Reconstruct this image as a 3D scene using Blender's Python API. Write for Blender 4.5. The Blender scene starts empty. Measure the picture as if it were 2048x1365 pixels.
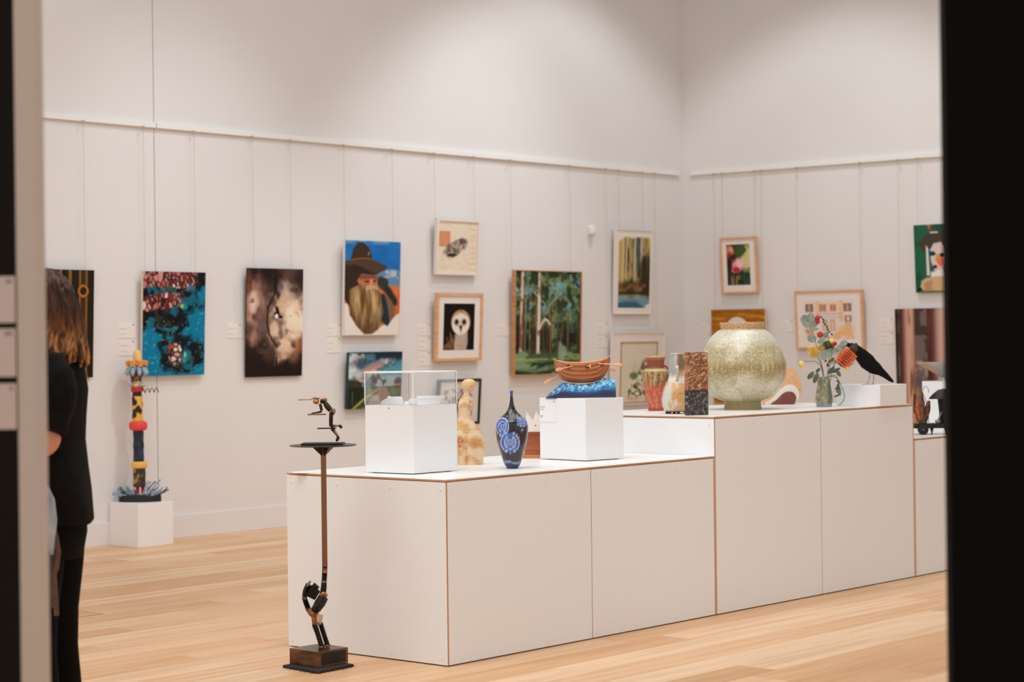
import bpy, bmesh, math, random
import numpy as np
from mathutils import Vector, Matrix

# ------------------------------------------------------------------ camera
scene = bpy.context.scene
C = scene.collection
FPX, YAW, PIT, ROLL, CAMH = 4051.3, 0.7104, -0.0002, -0.0123, 1.4003
_d = Vector((math.cos(YAW)*math.cos(PIT), math.sin(YAW)*math.cos(PIT), math.sin(PIT)))
_r = Vector((math.sin(YAW), -math.cos(YAW), 0))
_u = _r.cross(_d)
R2 = _r*math.cos(ROLL) + _u*math.sin(ROLL)
U2 = -_r*math.sin(ROLL) + _u*math.cos(ROLL)
CAM = Vector((0, 0, CAMH))
cam = bpy.data.cameras.new('camera')
cam.lens = FPX/2048*36; cam.sensor_width = 36; cam.clip_end = 100
cam.dof.use_dof = True; cam.dof.focus_distance = 9.3; cam.dof.aperture_fstop = 3.6
co = bpy.data.objects.new('camera', cam); C.objects.link(co)
co.matrix_world = Matrix(((R2.x, U2.x, -_d.x, 0), (R2.y, U2.y, -_d.y, 0), (R2.z, U2.z, -_d.z, CAMH), (0, 0, 0, 1)))
scene.camera = co

# ------------------------------------------------------------------ light and exposure
vs = scene.view_settings
vs.view_transform = 'Standard'; vs.look = 'None'; vs.exposure = -0.05; vs.gamma = 1.0; vs.use_curve_mapping = False
w = bpy.data.worlds.new('world'); scene.world = w; w.use_nodes = True
w.node_tree.nodes['Background'].inputs['Color'].default_value = (0.985, 0.965, 0.945, 1)
w.node_tree.nodes['Background'].inputs['Strength'].default_value = 0.82

YWALL = 11.419
def area(name, loc, size, power, col, target=None):
    l = bpy.data.lights.new(name, 'AREA'); l.shape = 'RECTANGLE'; l.size, l.size_y = size
    l.energy = power; l.color = col
    o = bpy.data.objects.new(name, l); C.objects.link(o); o.location = loc
    if target is not None:
        o.rotation_euler = (Vector(target)-Vector(loc)).to_track_quat('-Z', 'Y').to_euler()
    return o

def spot(name, loc, target, power, angle, blend=0.35, col=(1, 0.9, 0.8), rad=0.06):
    l = bpy.data.lights.new(name, 'SPOT'); l.energy = power; l.spot_size = math.radians(angle); l.spot_blend = blend
    l.color = col; l.shadow_soft_size = rad
    o = bpy.data.objects.new(name, l); C.objects.link(o); o.location = loc
    o.rotation_euler = (Vector(target)-Vector(loc)).to_track_quat('-Z', 'Y').to_euler()
    return o

NEUT = (0.92, 0.96, 1.0)
SOFT = (0.96, 0.97, 1.0)
area('fill_area_light', (9.5, 6.5, 6.3), (6.0, 2.5), 120, SOFT)  # three unseen area lights added as soft fill for plinths and floor
area('fill_area_light', (4.2, 6.6, 5.4), (2.5, 3.5), 80, SOFT, (6.6, 5.2, 0.4))
area('fill_area_light', (4.9, 4.3, 6.3), (3.5, 3.0), 150, SOFT)
# high wall washers in front of the picture walls
spot('wall_washer', (7.2, 9.42, 6.4), (7.2, 9.6, 2.0), 30, 100, 0.35, NEUT)
spot('wall_washer', (13.8, 9.42, 6.3), (13.8, 9.6, 2.0), 205, 98, 0.35, NEUT)
spot('track_spot', (9.6, 8.6, 6.2), (9.6, 11.42, 0.8), 280, 50, 1.0, NEUT)
spot('track_spot', (12.9, 8.4, 6.2), (12.6, 11.42, 1.6), 260, 54, 1.0, NEUT)
spot('track_spot', (13.0, 8.6, 6.2), (15.83, 9.0, 1.2), 110, 50, 1.0, NEUT)
# track spots on the plinth
spot('track_spot', (5.6, 7.6, 6.2), (7.4, 6.4, 0.9), 120, 46, 0.8, NEUT)
spot('track_spot', (8.6, 5.0, 6.2), (9.6, 6.4, 1.0), 120, 56, 0.8, NEUT)

# ------------------------------------------------------------------ projection helpers (true places in the room)
def ray(px, py): return _d + R2*((px-1024)/FPX) - U2*((py-682.5)/FPX)
def hit_z(px, py, z):
    r = ray(px, py); return CAM + r*((z-CAMH)/r.z)
def hit_y(px, py, y):
    r = ray(px, py); return CAM + r*(y/r.y)
def hit_x(px, py, x):
    r = ray(px, py); return CAM + r*(x/r.x)
FWD = Vector((math.cos(YAW), math.sin(YAW), 0)); RGT = Vector((_r.x, _r.y, 0))
ROTZ = YAW - math.pi/2

class Loc:
    """a thing's own frame: x to the right, y away, z up, origin at its base"""
    def __init__(s, O): s.O = Vector(O); s.s = FPX/((s.O-CAM).dot(_d))
    def p(s, px, py, y=0.0):
        r = ray(px, py); t = ((s.O-CAM).dot(FWD)+y)/r.dot(FWD); P = CAM+r*t-s.O
        return Vector((P.dot(RGT), y, P.z))
    def at(s, P):
        v = Vector(P)-s.O; return Vector((v.dot(RGT), v.dot(FWD), v.z))

# ------------------------------------------------------------------ materials
MATS = {}
def lin(c):
    c = np.asarray(c, float)/255.0
    return np.where(c <= 0.04045, c/12.92, ((c+0.055)/1.055)**2.4)
GAIN = 1.12
def col(c): return tuple(np.clip(lin(c)*GAIN, 0, 0.92)) + (1.0,)

def mat(name, c=(200, 200, 200), rough=0.5, metal=0.0, var=0.0, scale=8.0, bump=0.0, c2=None, spec=None, stretch=(1, 1, 1), coat=0.0):
    """plain procedural material: two colours mixed by noise, fine relief"""
    if name in MATS: return MATS[name]
    m = bpy.data.materials.new(name); m.use_nodes = True; nt = m.node_tree; b = nt.nodes['Principled BSDF']
    b.inputs['Roughness'].default_value = rough; b.inputs['Metallic'].default_value = metal
    b.inputs['Coat Weight'].default_value = coat
    if spec is not None: b.inputs['Specular IOR Level'].default_value = spec
    b.inputs['Base Color'].default_value = col(c)
    if var > 0 or c2 is not None or bump > 0:
        tc = nt.nodes.new('ShaderNodeTexCoord'); mp = nt.nodes.new('ShaderNodeMapping'); mp.inputs['Scale'].default_value = stretch
        nt.links.new(tc.outputs['Object'], mp.inputs['Vector'])
        n = nt.nodes.new('ShaderNodeTexNoise'); n.inputs['Scale'].default_value = scale; n.inputs['Detail'].default_value = 5
        nt.links.new(mp.outputs['Vector'], n.inputs['Vector'])
        if c2 is not None or var > 0:
            r = nt.nodes.new('ShaderNodeValToRGB'); a, z = col(c), col(c2) if c2 is not None else tuple(x*(1-var) for x in col(c)[:3])+(1,)
            r.color_ramp.elements[0].position = 0.35; r.color_ramp.elements[1].position = 0.65
            r.color_ramp.elements[0].color = z; r.color_ramp.elements[1].color = a
            nt.links.new(n.outputs['Fac'], r.inputs['Fac']); nt.links.new(r.outputs['Color'], b.inputs['Base Color'])
        if bump > 0:
            bp = nt.nodes.new('ShaderNodeBump'); bp.inputs['Strength'].default_value = bump; bp.inputs['Distance'].default_value = 0.01
            nt.links.new(n.outputs['Fac'], bp.inputs['Height']); nt.links.new(bp.outputs['Normal'], b.inputs['Normal'])
    MATS[name] = m; return m

def vmat(name, rough=0.6, coat=0.0, bump=0.0, scale=60.0, metal=0.0, spec=None):
    """painted or glazed surface: pigment comes from the mesh's colour attribute 'pigment'"""
    if name in MATS: return MATS[name]
    m = bpy.data.materials.new(name); m.use_nodes = True; nt = m.node_tree; b = nt.nodes['Principled BSDF']
    b.inputs['Roughness'].default_value = rough; b.inputs['Coat Weight'].default_value = coat; b.inputs['Coat Roughness'].default_value = 0.05
    if spec is not None: b.inputs['Specular IOR Level'].default_value = spec
    b.inputs['Metallic'].default_value = metal
    a = nt.nodes.new('ShaderNodeAttribute'); a.attribute_name = 'pigment'; nt.links.new(a.outputs['Color'], b.inputs['Base Color'])
    if bump > 0:
        tc = nt.nodes.new('ShaderNodeTexCoord'); n = nt.nodes.new('ShaderNodeTexNoise'); n.inputs['Scale'].default_value = scale
        nt.links.new(tc.outputs['Object'], n.inputs['Vector'])
        bp = nt.nodes.new('ShaderNodeBump'); bp.inputs['Strength'].default_value = bump; bp.inputs['Distance'].default_value = 0.004
        nt.links.new(n.outputs['Fac'], bp.inputs['Height']); nt.links.new(bp.outputs['Normal'], b.inputs['Normal'])
    MATS[name] = m; return m

# ------------------------------------------------------------------ mesh builder
class MB:
    def __init__(s): s.v = []; s.f = []; s.mi = []
    def add(s, V, F, mi=0):
        o = len(s.v); s.v += [tuple(x) for x in V]; s.f += [tuple(i+o for i in f) for f in F]; s.mi += [mi]*len(F); return s
    def box(s, lo, hi, mi=0, axis=None, mi2=1):
        (a, b, c), (d, e, f) = lo, hi
        V = [(a,b,c),(d,b,c),(d,e,c),(a,e,c),(a,b,f),(d,b,f),(d,e,f),(a,e,f)]
        F = [(0,3,2,1),(4,5,6,7),(0,1,5,4),(2,3,7,6),(1,2,6,5),(3,0,4,7)]
        ax = [2,2,1,1,0,0]
        for k, q in enumerate(F): s.add(V, [q], mi if axis is None or ax[k] == axis else mi2)
        return s
    def hexa(s, V, mi=0):
        return s.add(V, [(0,3,2,1),(4,5,6,7),(0,1,5,4),(2,3,7,6),(1,2,6,5),(3,0,4,7)], mi)
    def rbox(s, c, half, M=None, mi=0):
        M = M or Matrix.Identity(3); V = []
        for z in (-1, 1):
            for x, y in ((-1,-1),(1,-1),(1,1),(-1,1)):
                V.append(Vector(c)+M@Vector((x*half[0], y*half[1], z*half[2])))
        return s.hexa(V, mi)
    def prism(s, poly, y0, y1, mi=0):
        """outline in (x,z) extruded along y"""
        n = len(poly); V = [(x, y0, z) for x, z in poly]+[(x, y1, z) for x, z in poly]
        F = [tuple(range(n)), tuple(range(2*n-1, n-1, -1))]+[(i, i+n, (i+1) % n+n, (i+1) % n) for i in range(n)]
        return s.add(V, F, mi)
    def lathe(s, prof, seg=48, c=(0, 0, 0), mi=0, sx=1, sy=1):
        V = []; F = []; n = len(prof)
        for r, z in prof:
            for k in range(seg):
                a = 2*math.pi*k/seg; V.append((c[0]+r*sx*math.cos(a), c[1]+r*sy*math.sin(a), c[2]+z))
        for i in range(n-1):
            for k in range(seg):
                k2 = (k+1) % seg; F.append((i*seg+k, i*seg+k2, (i+1)*seg+k2, (i+1)*seg+k))
        if prof[0][0] > 1e-5: F.append(tuple(range(seg-1, -1, -1)))
        if prof[-1][0] > 1e-5: F.append(tuple((n-1)*seg+k for k in range(seg)))
        return s.add(V, F, mi)
    def tube(s, pts, rad, seg=10, mi=0, flat=None):
        pts = [Vector(p) for p in pts]; n = len(pts)
        rad = [rad]*n if not hasattr(rad, '__len__') else list(rad)
        V = []; F = []; up = None
        for i, p in enumerate(pts):
            t = (pts[min(i+1, n-1)]-pts[max(i-1, 0)]).normalized()
            if up is None:
                up = Vector((0, 0, 1)) if abs(t.z) < 0.9 else Vector((1, 0, 0))
            a = (up-t*up.dot(t)).normalized(); b = t.cross(a); up = a
            for k in range(seg):
                an = 2*math.pi*k/seg
                q = a*math.cos(an)+b*math.sin(an)
                if flat: q = a*math.cos(an)*flat[0]+b*math.sin(an)*flat[1]
                V.append(p+q*rad[i])
        for i in range(n-1):
            for k in range(seg):
                k2 = (k+1) % seg; F.append((i*seg+k, i*seg+k2, (i+1)*seg+k2, (i+1)*seg+k))
        F.append(tuple(range(seg-1, -1, -1))); F.append(tuple((n-1)*seg+k for k in range(seg)))
        return s.add(V, F, mi)
    def ell(s, c, r, M=None, seg=16, rings=10, mi=0, noise=0.0, rs=0):
        V = []; F = []; rnd = random.Random(rs); c = Vector(c)
        for i in range(rings+1):
            th = math.pi*i/rings
            for k in range(seg):
                a = 2*math.pi*k/seg; m = 1+noise*(rnd.random()-.5)
                q = Vector((r[0]*math.sin(th)*math.cos(a)*m, r[1]*math.sin(th)*math.sin(a)*m, -r[2]*math.cos(th)*m))
                V.append(c+(M@q if M else q))
        for i in range(rings):
            for k in range(seg):
                k2 = (k+1) % seg; F.append((i*seg+k, i*seg+k2, (i+1)*seg+k2, (i+1)*seg+k))
        return s.add(V, F, mi)
    def build(s, name, mats, parent=None, smooth=False, bevel=0, loc=None, rotz=None, sharp=40):
        me = bpy.data.meshes.new(name); me.from_pydata(s.v, [], s.f)
        if not isinstance(mats, (list, tuple)): mats = [mats]
        for m in mats: me.materials.append(m)
        if len(mats) > 1: me.polygons.foreach_set('material_index', s.mi)
        bm = bmesh.new(); bm.from_mesh(me)
        bmesh.ops.remove_doubles(bm, verts=bm.verts, dist=1e-6)
        if bevel > 0:
            es = [e for e in bm.edges if len(e.link_faces) == 2 and e.calc_face_angle(0) > 0.6]
            bmesh.ops.bevel(bm, geom=es, offset=bevel, segments=2, profile=0.5, affect='EDGES', clamp_overlap=True)
        bmesh.ops.recalc_face_normals(bm, faces=bm.faces)
        if smooth:
            for f in bm.faces: f.smooth = True
            for e in bm.edges:
                if len(e.link_faces) == 2 and e.calc_face_angle(0) > math.radians(sharp): e.smooth = False
        bm.to_mesh(me); bm.free(); me.update()
        o = bpy.data.objects.new(name, me); C.objects.link(o)
        if parent is not None: o.parent = parent
        if loc is not None: o.location = loc
        if rotz is not None: o.rotation_euler = (0, 0, rotz)
        return o

def tag(o, label, cat, group=None, kind=None):
    if label: o['label'] = label
    if cat: o['category'] = cat
    if group: o['group'] = group
    if kind: o['kind'] = kind
    return o
def thing(name, label, cat, O, rotz=ROTZ, group=None):
    o = bpy.data.objects.new(name, None); C.objects.link(o); o.empty_display_size = 0.05
    o.location = O; o.rotation_euler = (0, 0, rotz)
    return tag(o, label, cat, group)
def struct(o): o['kind'] = 'structure'; return o

# ------------------------------------------------------------------ numeric painting helpers
def vnoise(x, y, seed=0):
    x = np.asarray(x, float); y = np.asarray(y, float)
    rs = np.random.RandomState(seed); T = rs.rand(64, 64)
    xi = np.floor(x).astype(int); yi = np.floor(y).astype(int); fx = x-xi; fy = y-yi
    fx = fx*fx*(3-2*fx); fy = fy*fy*(3-2*fy)
    g = lambda a, b: T[a % 64, b % 64]
    return (g(xi, yi)*(1-fx)+g(xi+1, yi)*fx)*(1-fy)+(g(xi, yi+1)*(1-fx)+g(xi+1, yi+1)*fx)*fy
def fbm(x, y, seed=0, o=4):
    s = 0; a = 0.5; t = 0
    for i in range(o): s = s+a*vnoise(np.asarray(x)*2**i, np.asarray(y)*2**i, seed+i*7); t += a; a *= 0.5
    return s/t
def sst(a, b, x):
    t = np.clip((x-a)/(b-a+1e-9), 0, 1); return t*t*(3-2*t)
def worley(x, y, n, seed=0, ax=1.0, ay=1.0):
    rs = np.random.RandomState(seed); P = rs.rand(n, 2)
    d1 = np.full(np.shape(x), 9.0); d2 = d1.copy(); idd = np.zeros(np.shape(x))
    for k, (a, b) in enumerate(P):
        d = np.hypot((x-a)*ax, (y-b)*ay); m = d < d1
        d2 = np.where(m, d1, np.minimum(d2, d)); idd = np.where(m, (k*0.618) % 1, idd); d1 = np.where(m, d, d1)
    return d1, d2, idd
class Pic:
    def __init__(s, W, Hh, nx, ny, bg):
        s.a = W/Hh; s.v, s.u = np.meshgrid(np.linspace(0, 1, ny+1), np.linspace(0, 1, nx+1), indexing='ij')
        s.nx, s.ny = nx, ny; s.c = np.ones(s.u.shape+(3,))*np.array(bg, float); s.x = s.u*s.a
    def mix(s, c, m):
        m = np.clip(m, 0, 1)[..., None]; s.c = s.c*(1-m)+np.asarray(c, float)*m; return s
    def ell(s, cx, cy, rx, ry, soft=0.15, rot=0, nz=0, seed=0):
        dx = (s.u-cx); dy = (s.v-cy)
        if rot:
            X = dx*s.a; Y = dy; co_, si = math.cos(rot), math.sin(rot); dx, dy = (X*co_+Y*si)/s.a, -X*si+Y*co_
        d = np.sqrt((dx/rx)**2+(dy/ry)**2)
        if nz: d = d+nz*(fbm(s.u*9, s.v*9/s.a, seed)-.5)*2
        return 1-sst(1-soft, 1+soft, d)
    def poly(s, P, soft=0.006):
        ins = np.zeros(s.u.shape, bool); dm = np.full(s.u.shape, 9.0); n = len(P)
        for i in range(n):
            x0, y0 = P[i]; x1, y1 = P[(i+1) % n]
            c = ((y0 > s.v) != (y1 > s.v)); xx = (x1-x0)*(s.v-y0)/((y1-y0) or 1e-9)+x0
            ins ^= c & (s.u < xx)
            dx, dy = (x1-x0)*s.a, y1-y0; t = np.clip(((s.u-x0)*s.a*dx+(s.v-y0)*dy)/(dx*dx+dy*dy+1e-9), 0, 1)
            dm = np.minimum(dm, np.hypot((s.u-x0)*s.a-t*dx, s.v-y0-t*dy))
        sd = np.where(ins, dm, -dm); return sst(-soft, soft, sd)
    def line(s, P, w, soft=0.5):
        dm = np.full(s.u.shape, 9.0)
        for i in range(len(P)-1):
            x0, y0 = P[i]; x1, y1 = P[i+1]; dx, dy = (x1-x0)*s.a, y1-y0
            t = np.clip(((s.u-x0)*s.a*dx+(s.v-y0)*dy)/(dx*dx+dy*dy+1e-9), 0, 1)
            dm = np.minimum(dm, np.hypot((s.u-x0)*s.a-t*dx, s.v-y0-t*dy))
        return 1-sst(w*(1-soft), w*(1+soft), dm)
    def rect(s, x0, y0, x1, y1, soft=0.006):
        return sst(x0-soft, x0+soft, s.u)*(1-sst(x1-soft, x1+soft, s.u))*sst(y0-soft, y0+soft, s.v)*(1-sst(y1-soft, y1+soft, s.v))
    def n(s, k, seed=0, ax=1, ay=1, o=4): return fbm(s.x*k*ax+seed*.37, s.v*k*ay+seed*.71, seed, o)

def set_pigment(me, rgb):
    """rgb: (n,3) display colours of the pigment per vertex"""
    c = np.ones((len(me.vertices), 4), np.float32); c[:, :3] = np.clip(lin(np.clip(rgb, 0, 255))*GAIN, 0, 0.9)
    a = me.attributes.new('pigment', 'FLOAT_COLOR', 'POINT'); a.data.foreach_set('color', c.ravel())
def paint(o, fn):
    """colour a glazed/painted mesh from its own coordinates"""
    me = o.data; n = len(me.vertices); v = np.empty(n*3); me.vertices.foreach_get('co', v); v = v.reshape(-1, 3)
    set_pigment(me, fn(v[:, 0], v[:, 1], v[:, 2])); return o
def lerp(a, b, m): m = np.clip(m, 0, 1)[..., None]; return np.asarray(a, float)*(1-m)+np.asarray(b, float)*m
# ================================================================== THE ROOM
XW, YW, CEIL = 15.834, 11.419, 6.6
ZR, ZB = 2.963, 0.165
m_wall = mat('wall_paint', (222, 219, 217), 0.85, var=0.02, scale=1.5)
m_rail = mat('rail_enamel', (232, 231, 228), 0.4)
m_skirt = mat('skirting_paint', (222, 219, 217), 0.6)
m_wire = mat('steel_wire', (176, 158, 143), 0.5)
m_black = mat('matt_black_paint', (9, 6, 4), 0.9, spec=0.1)
m_ceil = mat('ceiling_paint', (150, 146, 142), 0.9)

gx = hit_y(307, 200, YW).x     # joint between the two wall linings
b = MB(); b.box((1.0, YW, 0), (gx-0.0035, YW+0.12, CEIL)); b.box((gx+0.0035, YW, 0), (XW+0.12, YW+0.12, CEIL)); b.box((gx-0.02, YW+0.03, 0), (gx+0.02, YW+0.1, CEIL))
struct(b.build('wall_left', m_wall))
b = MB(); b.box((XW, -1.5, 0), (XW+0.12, YW, CEIL)); struct(b.build('wall_back', m_wall))
b = MB(); b.box((1.0, -1.5, CEIL), (XW+0.12, YW+0.12, CEIL+0.1)); struct(b.build('ceiling', m_ceil))

# skirting, shadow line along its top
def skirting(name, lo, hi, ax):
    b = MB(); b.box(lo, hi); o = b.build(name, m_skirt, bevel=0.002); struct(o); return o
skirting('baseboard_left', (1.0, YW-0.014, 0.0), (XW-0.014, YW-0.0005, ZB), 0)
skirting('baseboard_back', (XW-0.014, -1.5, 0.0), (XW-0.0005, YW-0.0005, ZB), 1)
# picture rails: a small white channel with a lip
def rail_prof(b, x0, x1):
    b.box((x0, YW-0.030, ZR), (x1, YW-0.0005, ZR+0.034))
    b.box((x0, YW-0.030, ZR-0.006), (x1, YW-0.026, ZR))
xe = hit_y(1355, 350, YW).x
b = MB(); rail_prof(b, 1.0, gx-0.004); rail_prof(b, gx+0.004, xe); struct(b.build('trim_1', m_rail, bevel=0.002))
ye = hit_x(1384.5, 350, XW).y
b = MB(); b.box((XW-0.030, -1.5, ZR), (XW-0.0005, ye, ZR+0.034)); b.box((XW-0.030, -1.5, ZR-0.006), (XW-0.026, ye, ZR))
struct(b.build('trim_2', m_rail, bevel=0.002))

# ------------------------------------------------------------------ floor of single oak boards
def wood_mat():
    m = bpy.data.materials.new('oak_boards'); m.use_nodes = True; nt = m.node_tree; N = nt.nodes; L = nt.links; p = N['Principled BSDF']
    p.inputs['Roughness'].default_value = 0.42
    tc = N.new('ShaderNodeTexCoord'); oi = N.new('ShaderNodeObjectInfo')
    mp = N.new('ShaderNodeMapping'); mp.inputs['Scale'].default_value = (0.9, 14, 14); L.new(tc.outputs['Object'], mp.inputs['Vector'])
    ad = N.new('ShaderNodeVectorMath'); ad.operation = 'ADD'; L.new(mp.outputs['Vector'], ad.inputs[0])
    mu = N.new('ShaderNodeMath'); mu.operation = 'MULTIPLY'; mu.inputs[1].default_value = 37; L.new(oi.outputs['Random'], mu.inputs[0])
    L.new(mu.outputs[0], ad.inputs[1])
    n = N.new('ShaderNodeTexNoise'); n.inputs['Scale'].default_value = 1.3; n.inputs['Detail'].default_value = 6; n.inputs['Distortion'].default_value = 0.6
    L.new(ad.outputs[0], n.inputs['Vector'])
    r1 = N.new('ShaderNodeValToRGB'); e = r1.color_ramp.elements
    e[0].position = 0.0; e[0].color = col((206, 158, 110)); e[1].position = 1.0; e[1].color = col((230, 196, 160))
    x = e.new(0.45); x.color = col((219, 176, 133))
    L.new(oi.outputs['Random'], r1.inputs['Fac'])
    r2 = N.new('ShaderNodeValToRGB'); e = r2.color_ramp.elements; e[0].position = 0.3; e[0].color = (0.80, 0.74, 0.68, 1); e[1].position = 0.6; e[1].color = (1, 1, 1, 1)
    L.new(n.outputs['Fac'], r2.inputs['Fac'])
    mx = N.new('ShaderNodeMixRGB'); mx.blend_type = 'MULTIPLY'; mx.inputs[0].default_value = 0.85
    L.new(r1.outputs['Color'], mx.inputs[1]); L.new(r2.outputs['Color'], mx.inputs[2]); L.new(mx.outputs[0], p.inputs['Base Color'])
    bp = N.new('ShaderNodeBump'); bp.inputs['Strength'].default_value = 0.05; bp.inputs['Distance'].default_value = 0.003
    L.new(n.outputs['Fac'], bp.inputs['Height']); L.new(bp.outputs['Normal'], p.inputs['Normal'])
    return m
m_oak = wood_mat()
FX0, FX1, FY0, FY1 = 4.0, XW, 3.35, YW
b = MB(); b.box((-1.0, -1.5, -0.08), (XW, YW, -0.022))
b.box((-1.0, -1.5, -0.022), (XW, FY0, 0)); b.box((-1.0, FY0, -0.022), (FX0, YW, 0))
floor = struct(b.build('floor', m_oak))
rnd = random.Random(11); PW = 0.197; j = 0; shared = {}
y = FY0
while y < FY1-0.01:
    y1 = min(y+PW, FY1); x = FX0-rnd.random()*1.6
    while x < FX1:
        ln = rnd.choice((1.9, 2.2, 2.5, 2.9)); a, z = max(x, FX0), min(x+ln, FX1)
        if z-a > 0.05:
            key = (round(z-a, 3), round(y1-y, 3))
            if key not in shared:
                bb = MB(); bb.box((-(z-a)/2+.0006, -(y1-y)/2+.0006, -0.022), ((z-a)/2-.0006, (y1-y)/2-.0006, 0.0))
                o = bb.build('plank', m_oak, parent=floor, bevel=0.0008); shared[key] = o.data
            else:
                o = bpy.data.objects.new('plank', shared[key]); C.objects.link(o); o.parent = floor
            o.location = ((a+z)/2, (y+y1)/2, 0)
        x += ln
    y = y1
# floor outlet lid let into the boards
P = [hit_z(px, py, 0.0012) for px, py in ((138, 1223), (207, 1228.5), (140, 1238.5))]
m_groove = mat('lid_seam', (120, 95, 72), 0.7)
cx, cy = P[1].x, P[1].y
b = MB()
for a0, a1 in (((cx-0.30, cy-0.0), (cx, cy+0.004)), ((cx-0.004, cy), (cx, cy+0.30)), ((cx-0.30, cy+0.296), (cx, cy+0.30)), ((cx-0.304, cy), (cx-0.30, cy+0.30))):
    b.box((a0[0], a0[1], 0.0002), (a1[0], a1[1], 0.0014))
o = thing('floor_outlet', 'flush square outlet lid let into the oak floor beside the person', 'floor outlet', (cx-.15, cy+.15, 0), 0)
fr = b.build('lid_rim', m_groove); fr.parent = o; fr.location = (-(cx-.15), -(cy+.15), 0)
b = MB(); b.box((-.146, -.146, 0.0002), (.146, .146, 0.0009)); b.build('lid', m_oak, o)

# ================================================================== DISPLAY PLINTHS
m_lam = mat('white_laminate', (233, 235, 238), 0.55)
m_top = mat('white_top_laminate', (233, 233, 231), 0.38)
m_ply = mat('plywood_edge', (205, 148, 100), 0.6, c2=(170, 112, 68), scale=4, stretch=(1, 1, 60))
m_gap = mat('plinth_carcass', (120, 78, 48), 0.8)
m_cap = mat('screw_cap_plastic', (226, 222, 220), 0.4)
X0, Y0, D1 = 6.409, 5.900, 0.996
H1, H2, H3 = 0.7954, 0.9942, 0.7940
cap_me = None
def plinth(name, label, xa, xb, h, joints, left_end_from=0.0):
    t = thing(name, label, 'plinth', (xa, Y0, 0), 0)
    L = xb-xa; T = 0.010
    b = MB(); b.box((0.02, 0.02, 0.012), (L-0.02, D1-0.02, h-0.004)); b.build('carcass', m_gap, t)
    b = MB(); b.box((0.03, 0.03, 0), (L-0.03, D1-0.03, 0.012)); b.build('foot_frame', m_black, t)
    # end panels: laminated faces, ply edges to the front
    for x0 in (0, L-T):
        b = MB(); b.box((x0, 0, 0.005), (x0+T, D1, h-0.0025), 0, 0, 1); b.build('end_panel', [m_lam, m_ply], t, bevel=0.0006)
    js = [T]+[q-xa for q in joints]+[L-T]
    global cap_me
    for i in range(len(js)-1):
        g0 = 0.0005 if i == 0 else 0.0018; g1 = 0.0005 if i == len(js)-2 else 0.0018
        for yy, nm in ((0.0, 'front_panel'), (D1-T, 'rear_panel')):
            b = MB(); b.box((js[i]+g0, yy, 0.005), (js[i+1]-g1, yy+T, h-0.0025), 0, 1, 1); b.build(nm, [m_lam, m_ply], t, bevel=0.0006)
        a, z = js[i], js[i+1]; W = z-a
        for xx in (a+0.022, a+W/3, a+2*W/3, z-0.022):
            for zz in (0.03, h-0.035):
                if cap_me is None:
                    b = MB(); b.lathe([(0.0055, 0), (0.005, 0.0025), (0.0, 0.0035)], 14); o = b.build('screw_cap', m_cap, t, smooth=True); cap_me = o.data
                else:
                    o = bpy.data.objects.new('screw_cap', cap_me); C.objects.link(o); o.parent = t
                o.location = (xx, 0, zz); o.rotation_euler = (math.pi/2, 0, 0)
    for yy in (0.03, D1/3, 2*D1/3, D1-0.03):
        for zz in (0.03, h-0.035):
            if zz < left_end_from: continue
            o = bpy.data.objects.new('screw_cap', cap_me); C.objects.link(o); o.parent = t
            o.location = (0, yy, zz); o.rotation_euler = (0, -math.pi/2, 0)
    b = MB(); b.box((0, 0, h), (L, D1, h+0.0075)); b.build('top_board', m_ply, t, bevel=0.0005)
    b = MB(); b.box((0.0005, 0.0005, h+0.0075), (L-0.0005, D1-0.0005, h+0.0095)); b.build('top_laminate', m_top, t)
    return t
XA, XB, XC, XD = X0, X0+2.005, X0+4.012, X0+6.02
plinth('display_plinth', 'long low white plinth nearest the camera, carrying the glass case and blue vase', XA, XB-0.001, H1, [X0+1.003])
plinth('display_plinth', 'taller white plinth in the middle, carrying the big round jar', XB, XC-0.002, H2, [X0+3.0075], 0.85)
plinth('display_plinth', 'lower white plinth at the far right, carrying the black metal trolley', XC+0.003, XD, H3, [X0+5.01])
ZT1, ZT2, ZT3 = H1+0.0096, H2+0.0096, H3+0.0096
# ================================================================== PICTURES ON THE WALLS
m_art = vmat('painted_picture', 0.7, spec=.15)
m_gloss = vmat('glossy_print', 0.5, spec=.15)
m_white_frame = mat('white_frame', (226, 219, 212), 0.5)
m_mount = mat('white_mount_board', (228, 221, 214), 0.85)
m_oakfr = mat('pale_oak_frame', (226, 178, 136), 0.5, c2=(208, 156, 112), scale=6, stretch=(1, 1, 12))
m_tan = mat('honey_wood_frame', (205, 146, 96), 0.5, c2=(184, 122, 74), scale=6, stretch=(1, 1, 12))
m_blackfr = mat('black_frame', (30, 26, 24), 0.4)
m_canvas = mat('canvas_edge', (214, 200, 186), 0.8)
m_gold = mat('gold_slip', (176, 140, 80), 0.4)

class Wall:
    """local frame of a wall: x along it to the right as seen, y out of the wall, z up"""
    def __init__(s, side): s.side = side
    def uv(s, px, py, off=0.04):
        if s.side == 'L': P = hit_y(px, py, YW-off); return P.x, P.z
        P = hit_x(px, py, XW-off); return -P.y, P.z
    def world(s, a, z, off):
        return (a, YW-off, z) if s.side == 'L' else (XW-off, -a, z)
    def rotz(s): return 0.0 if s.side == 'L' else -math.pi/2
WL, WB = Wall('L'), Wall('B')

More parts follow.
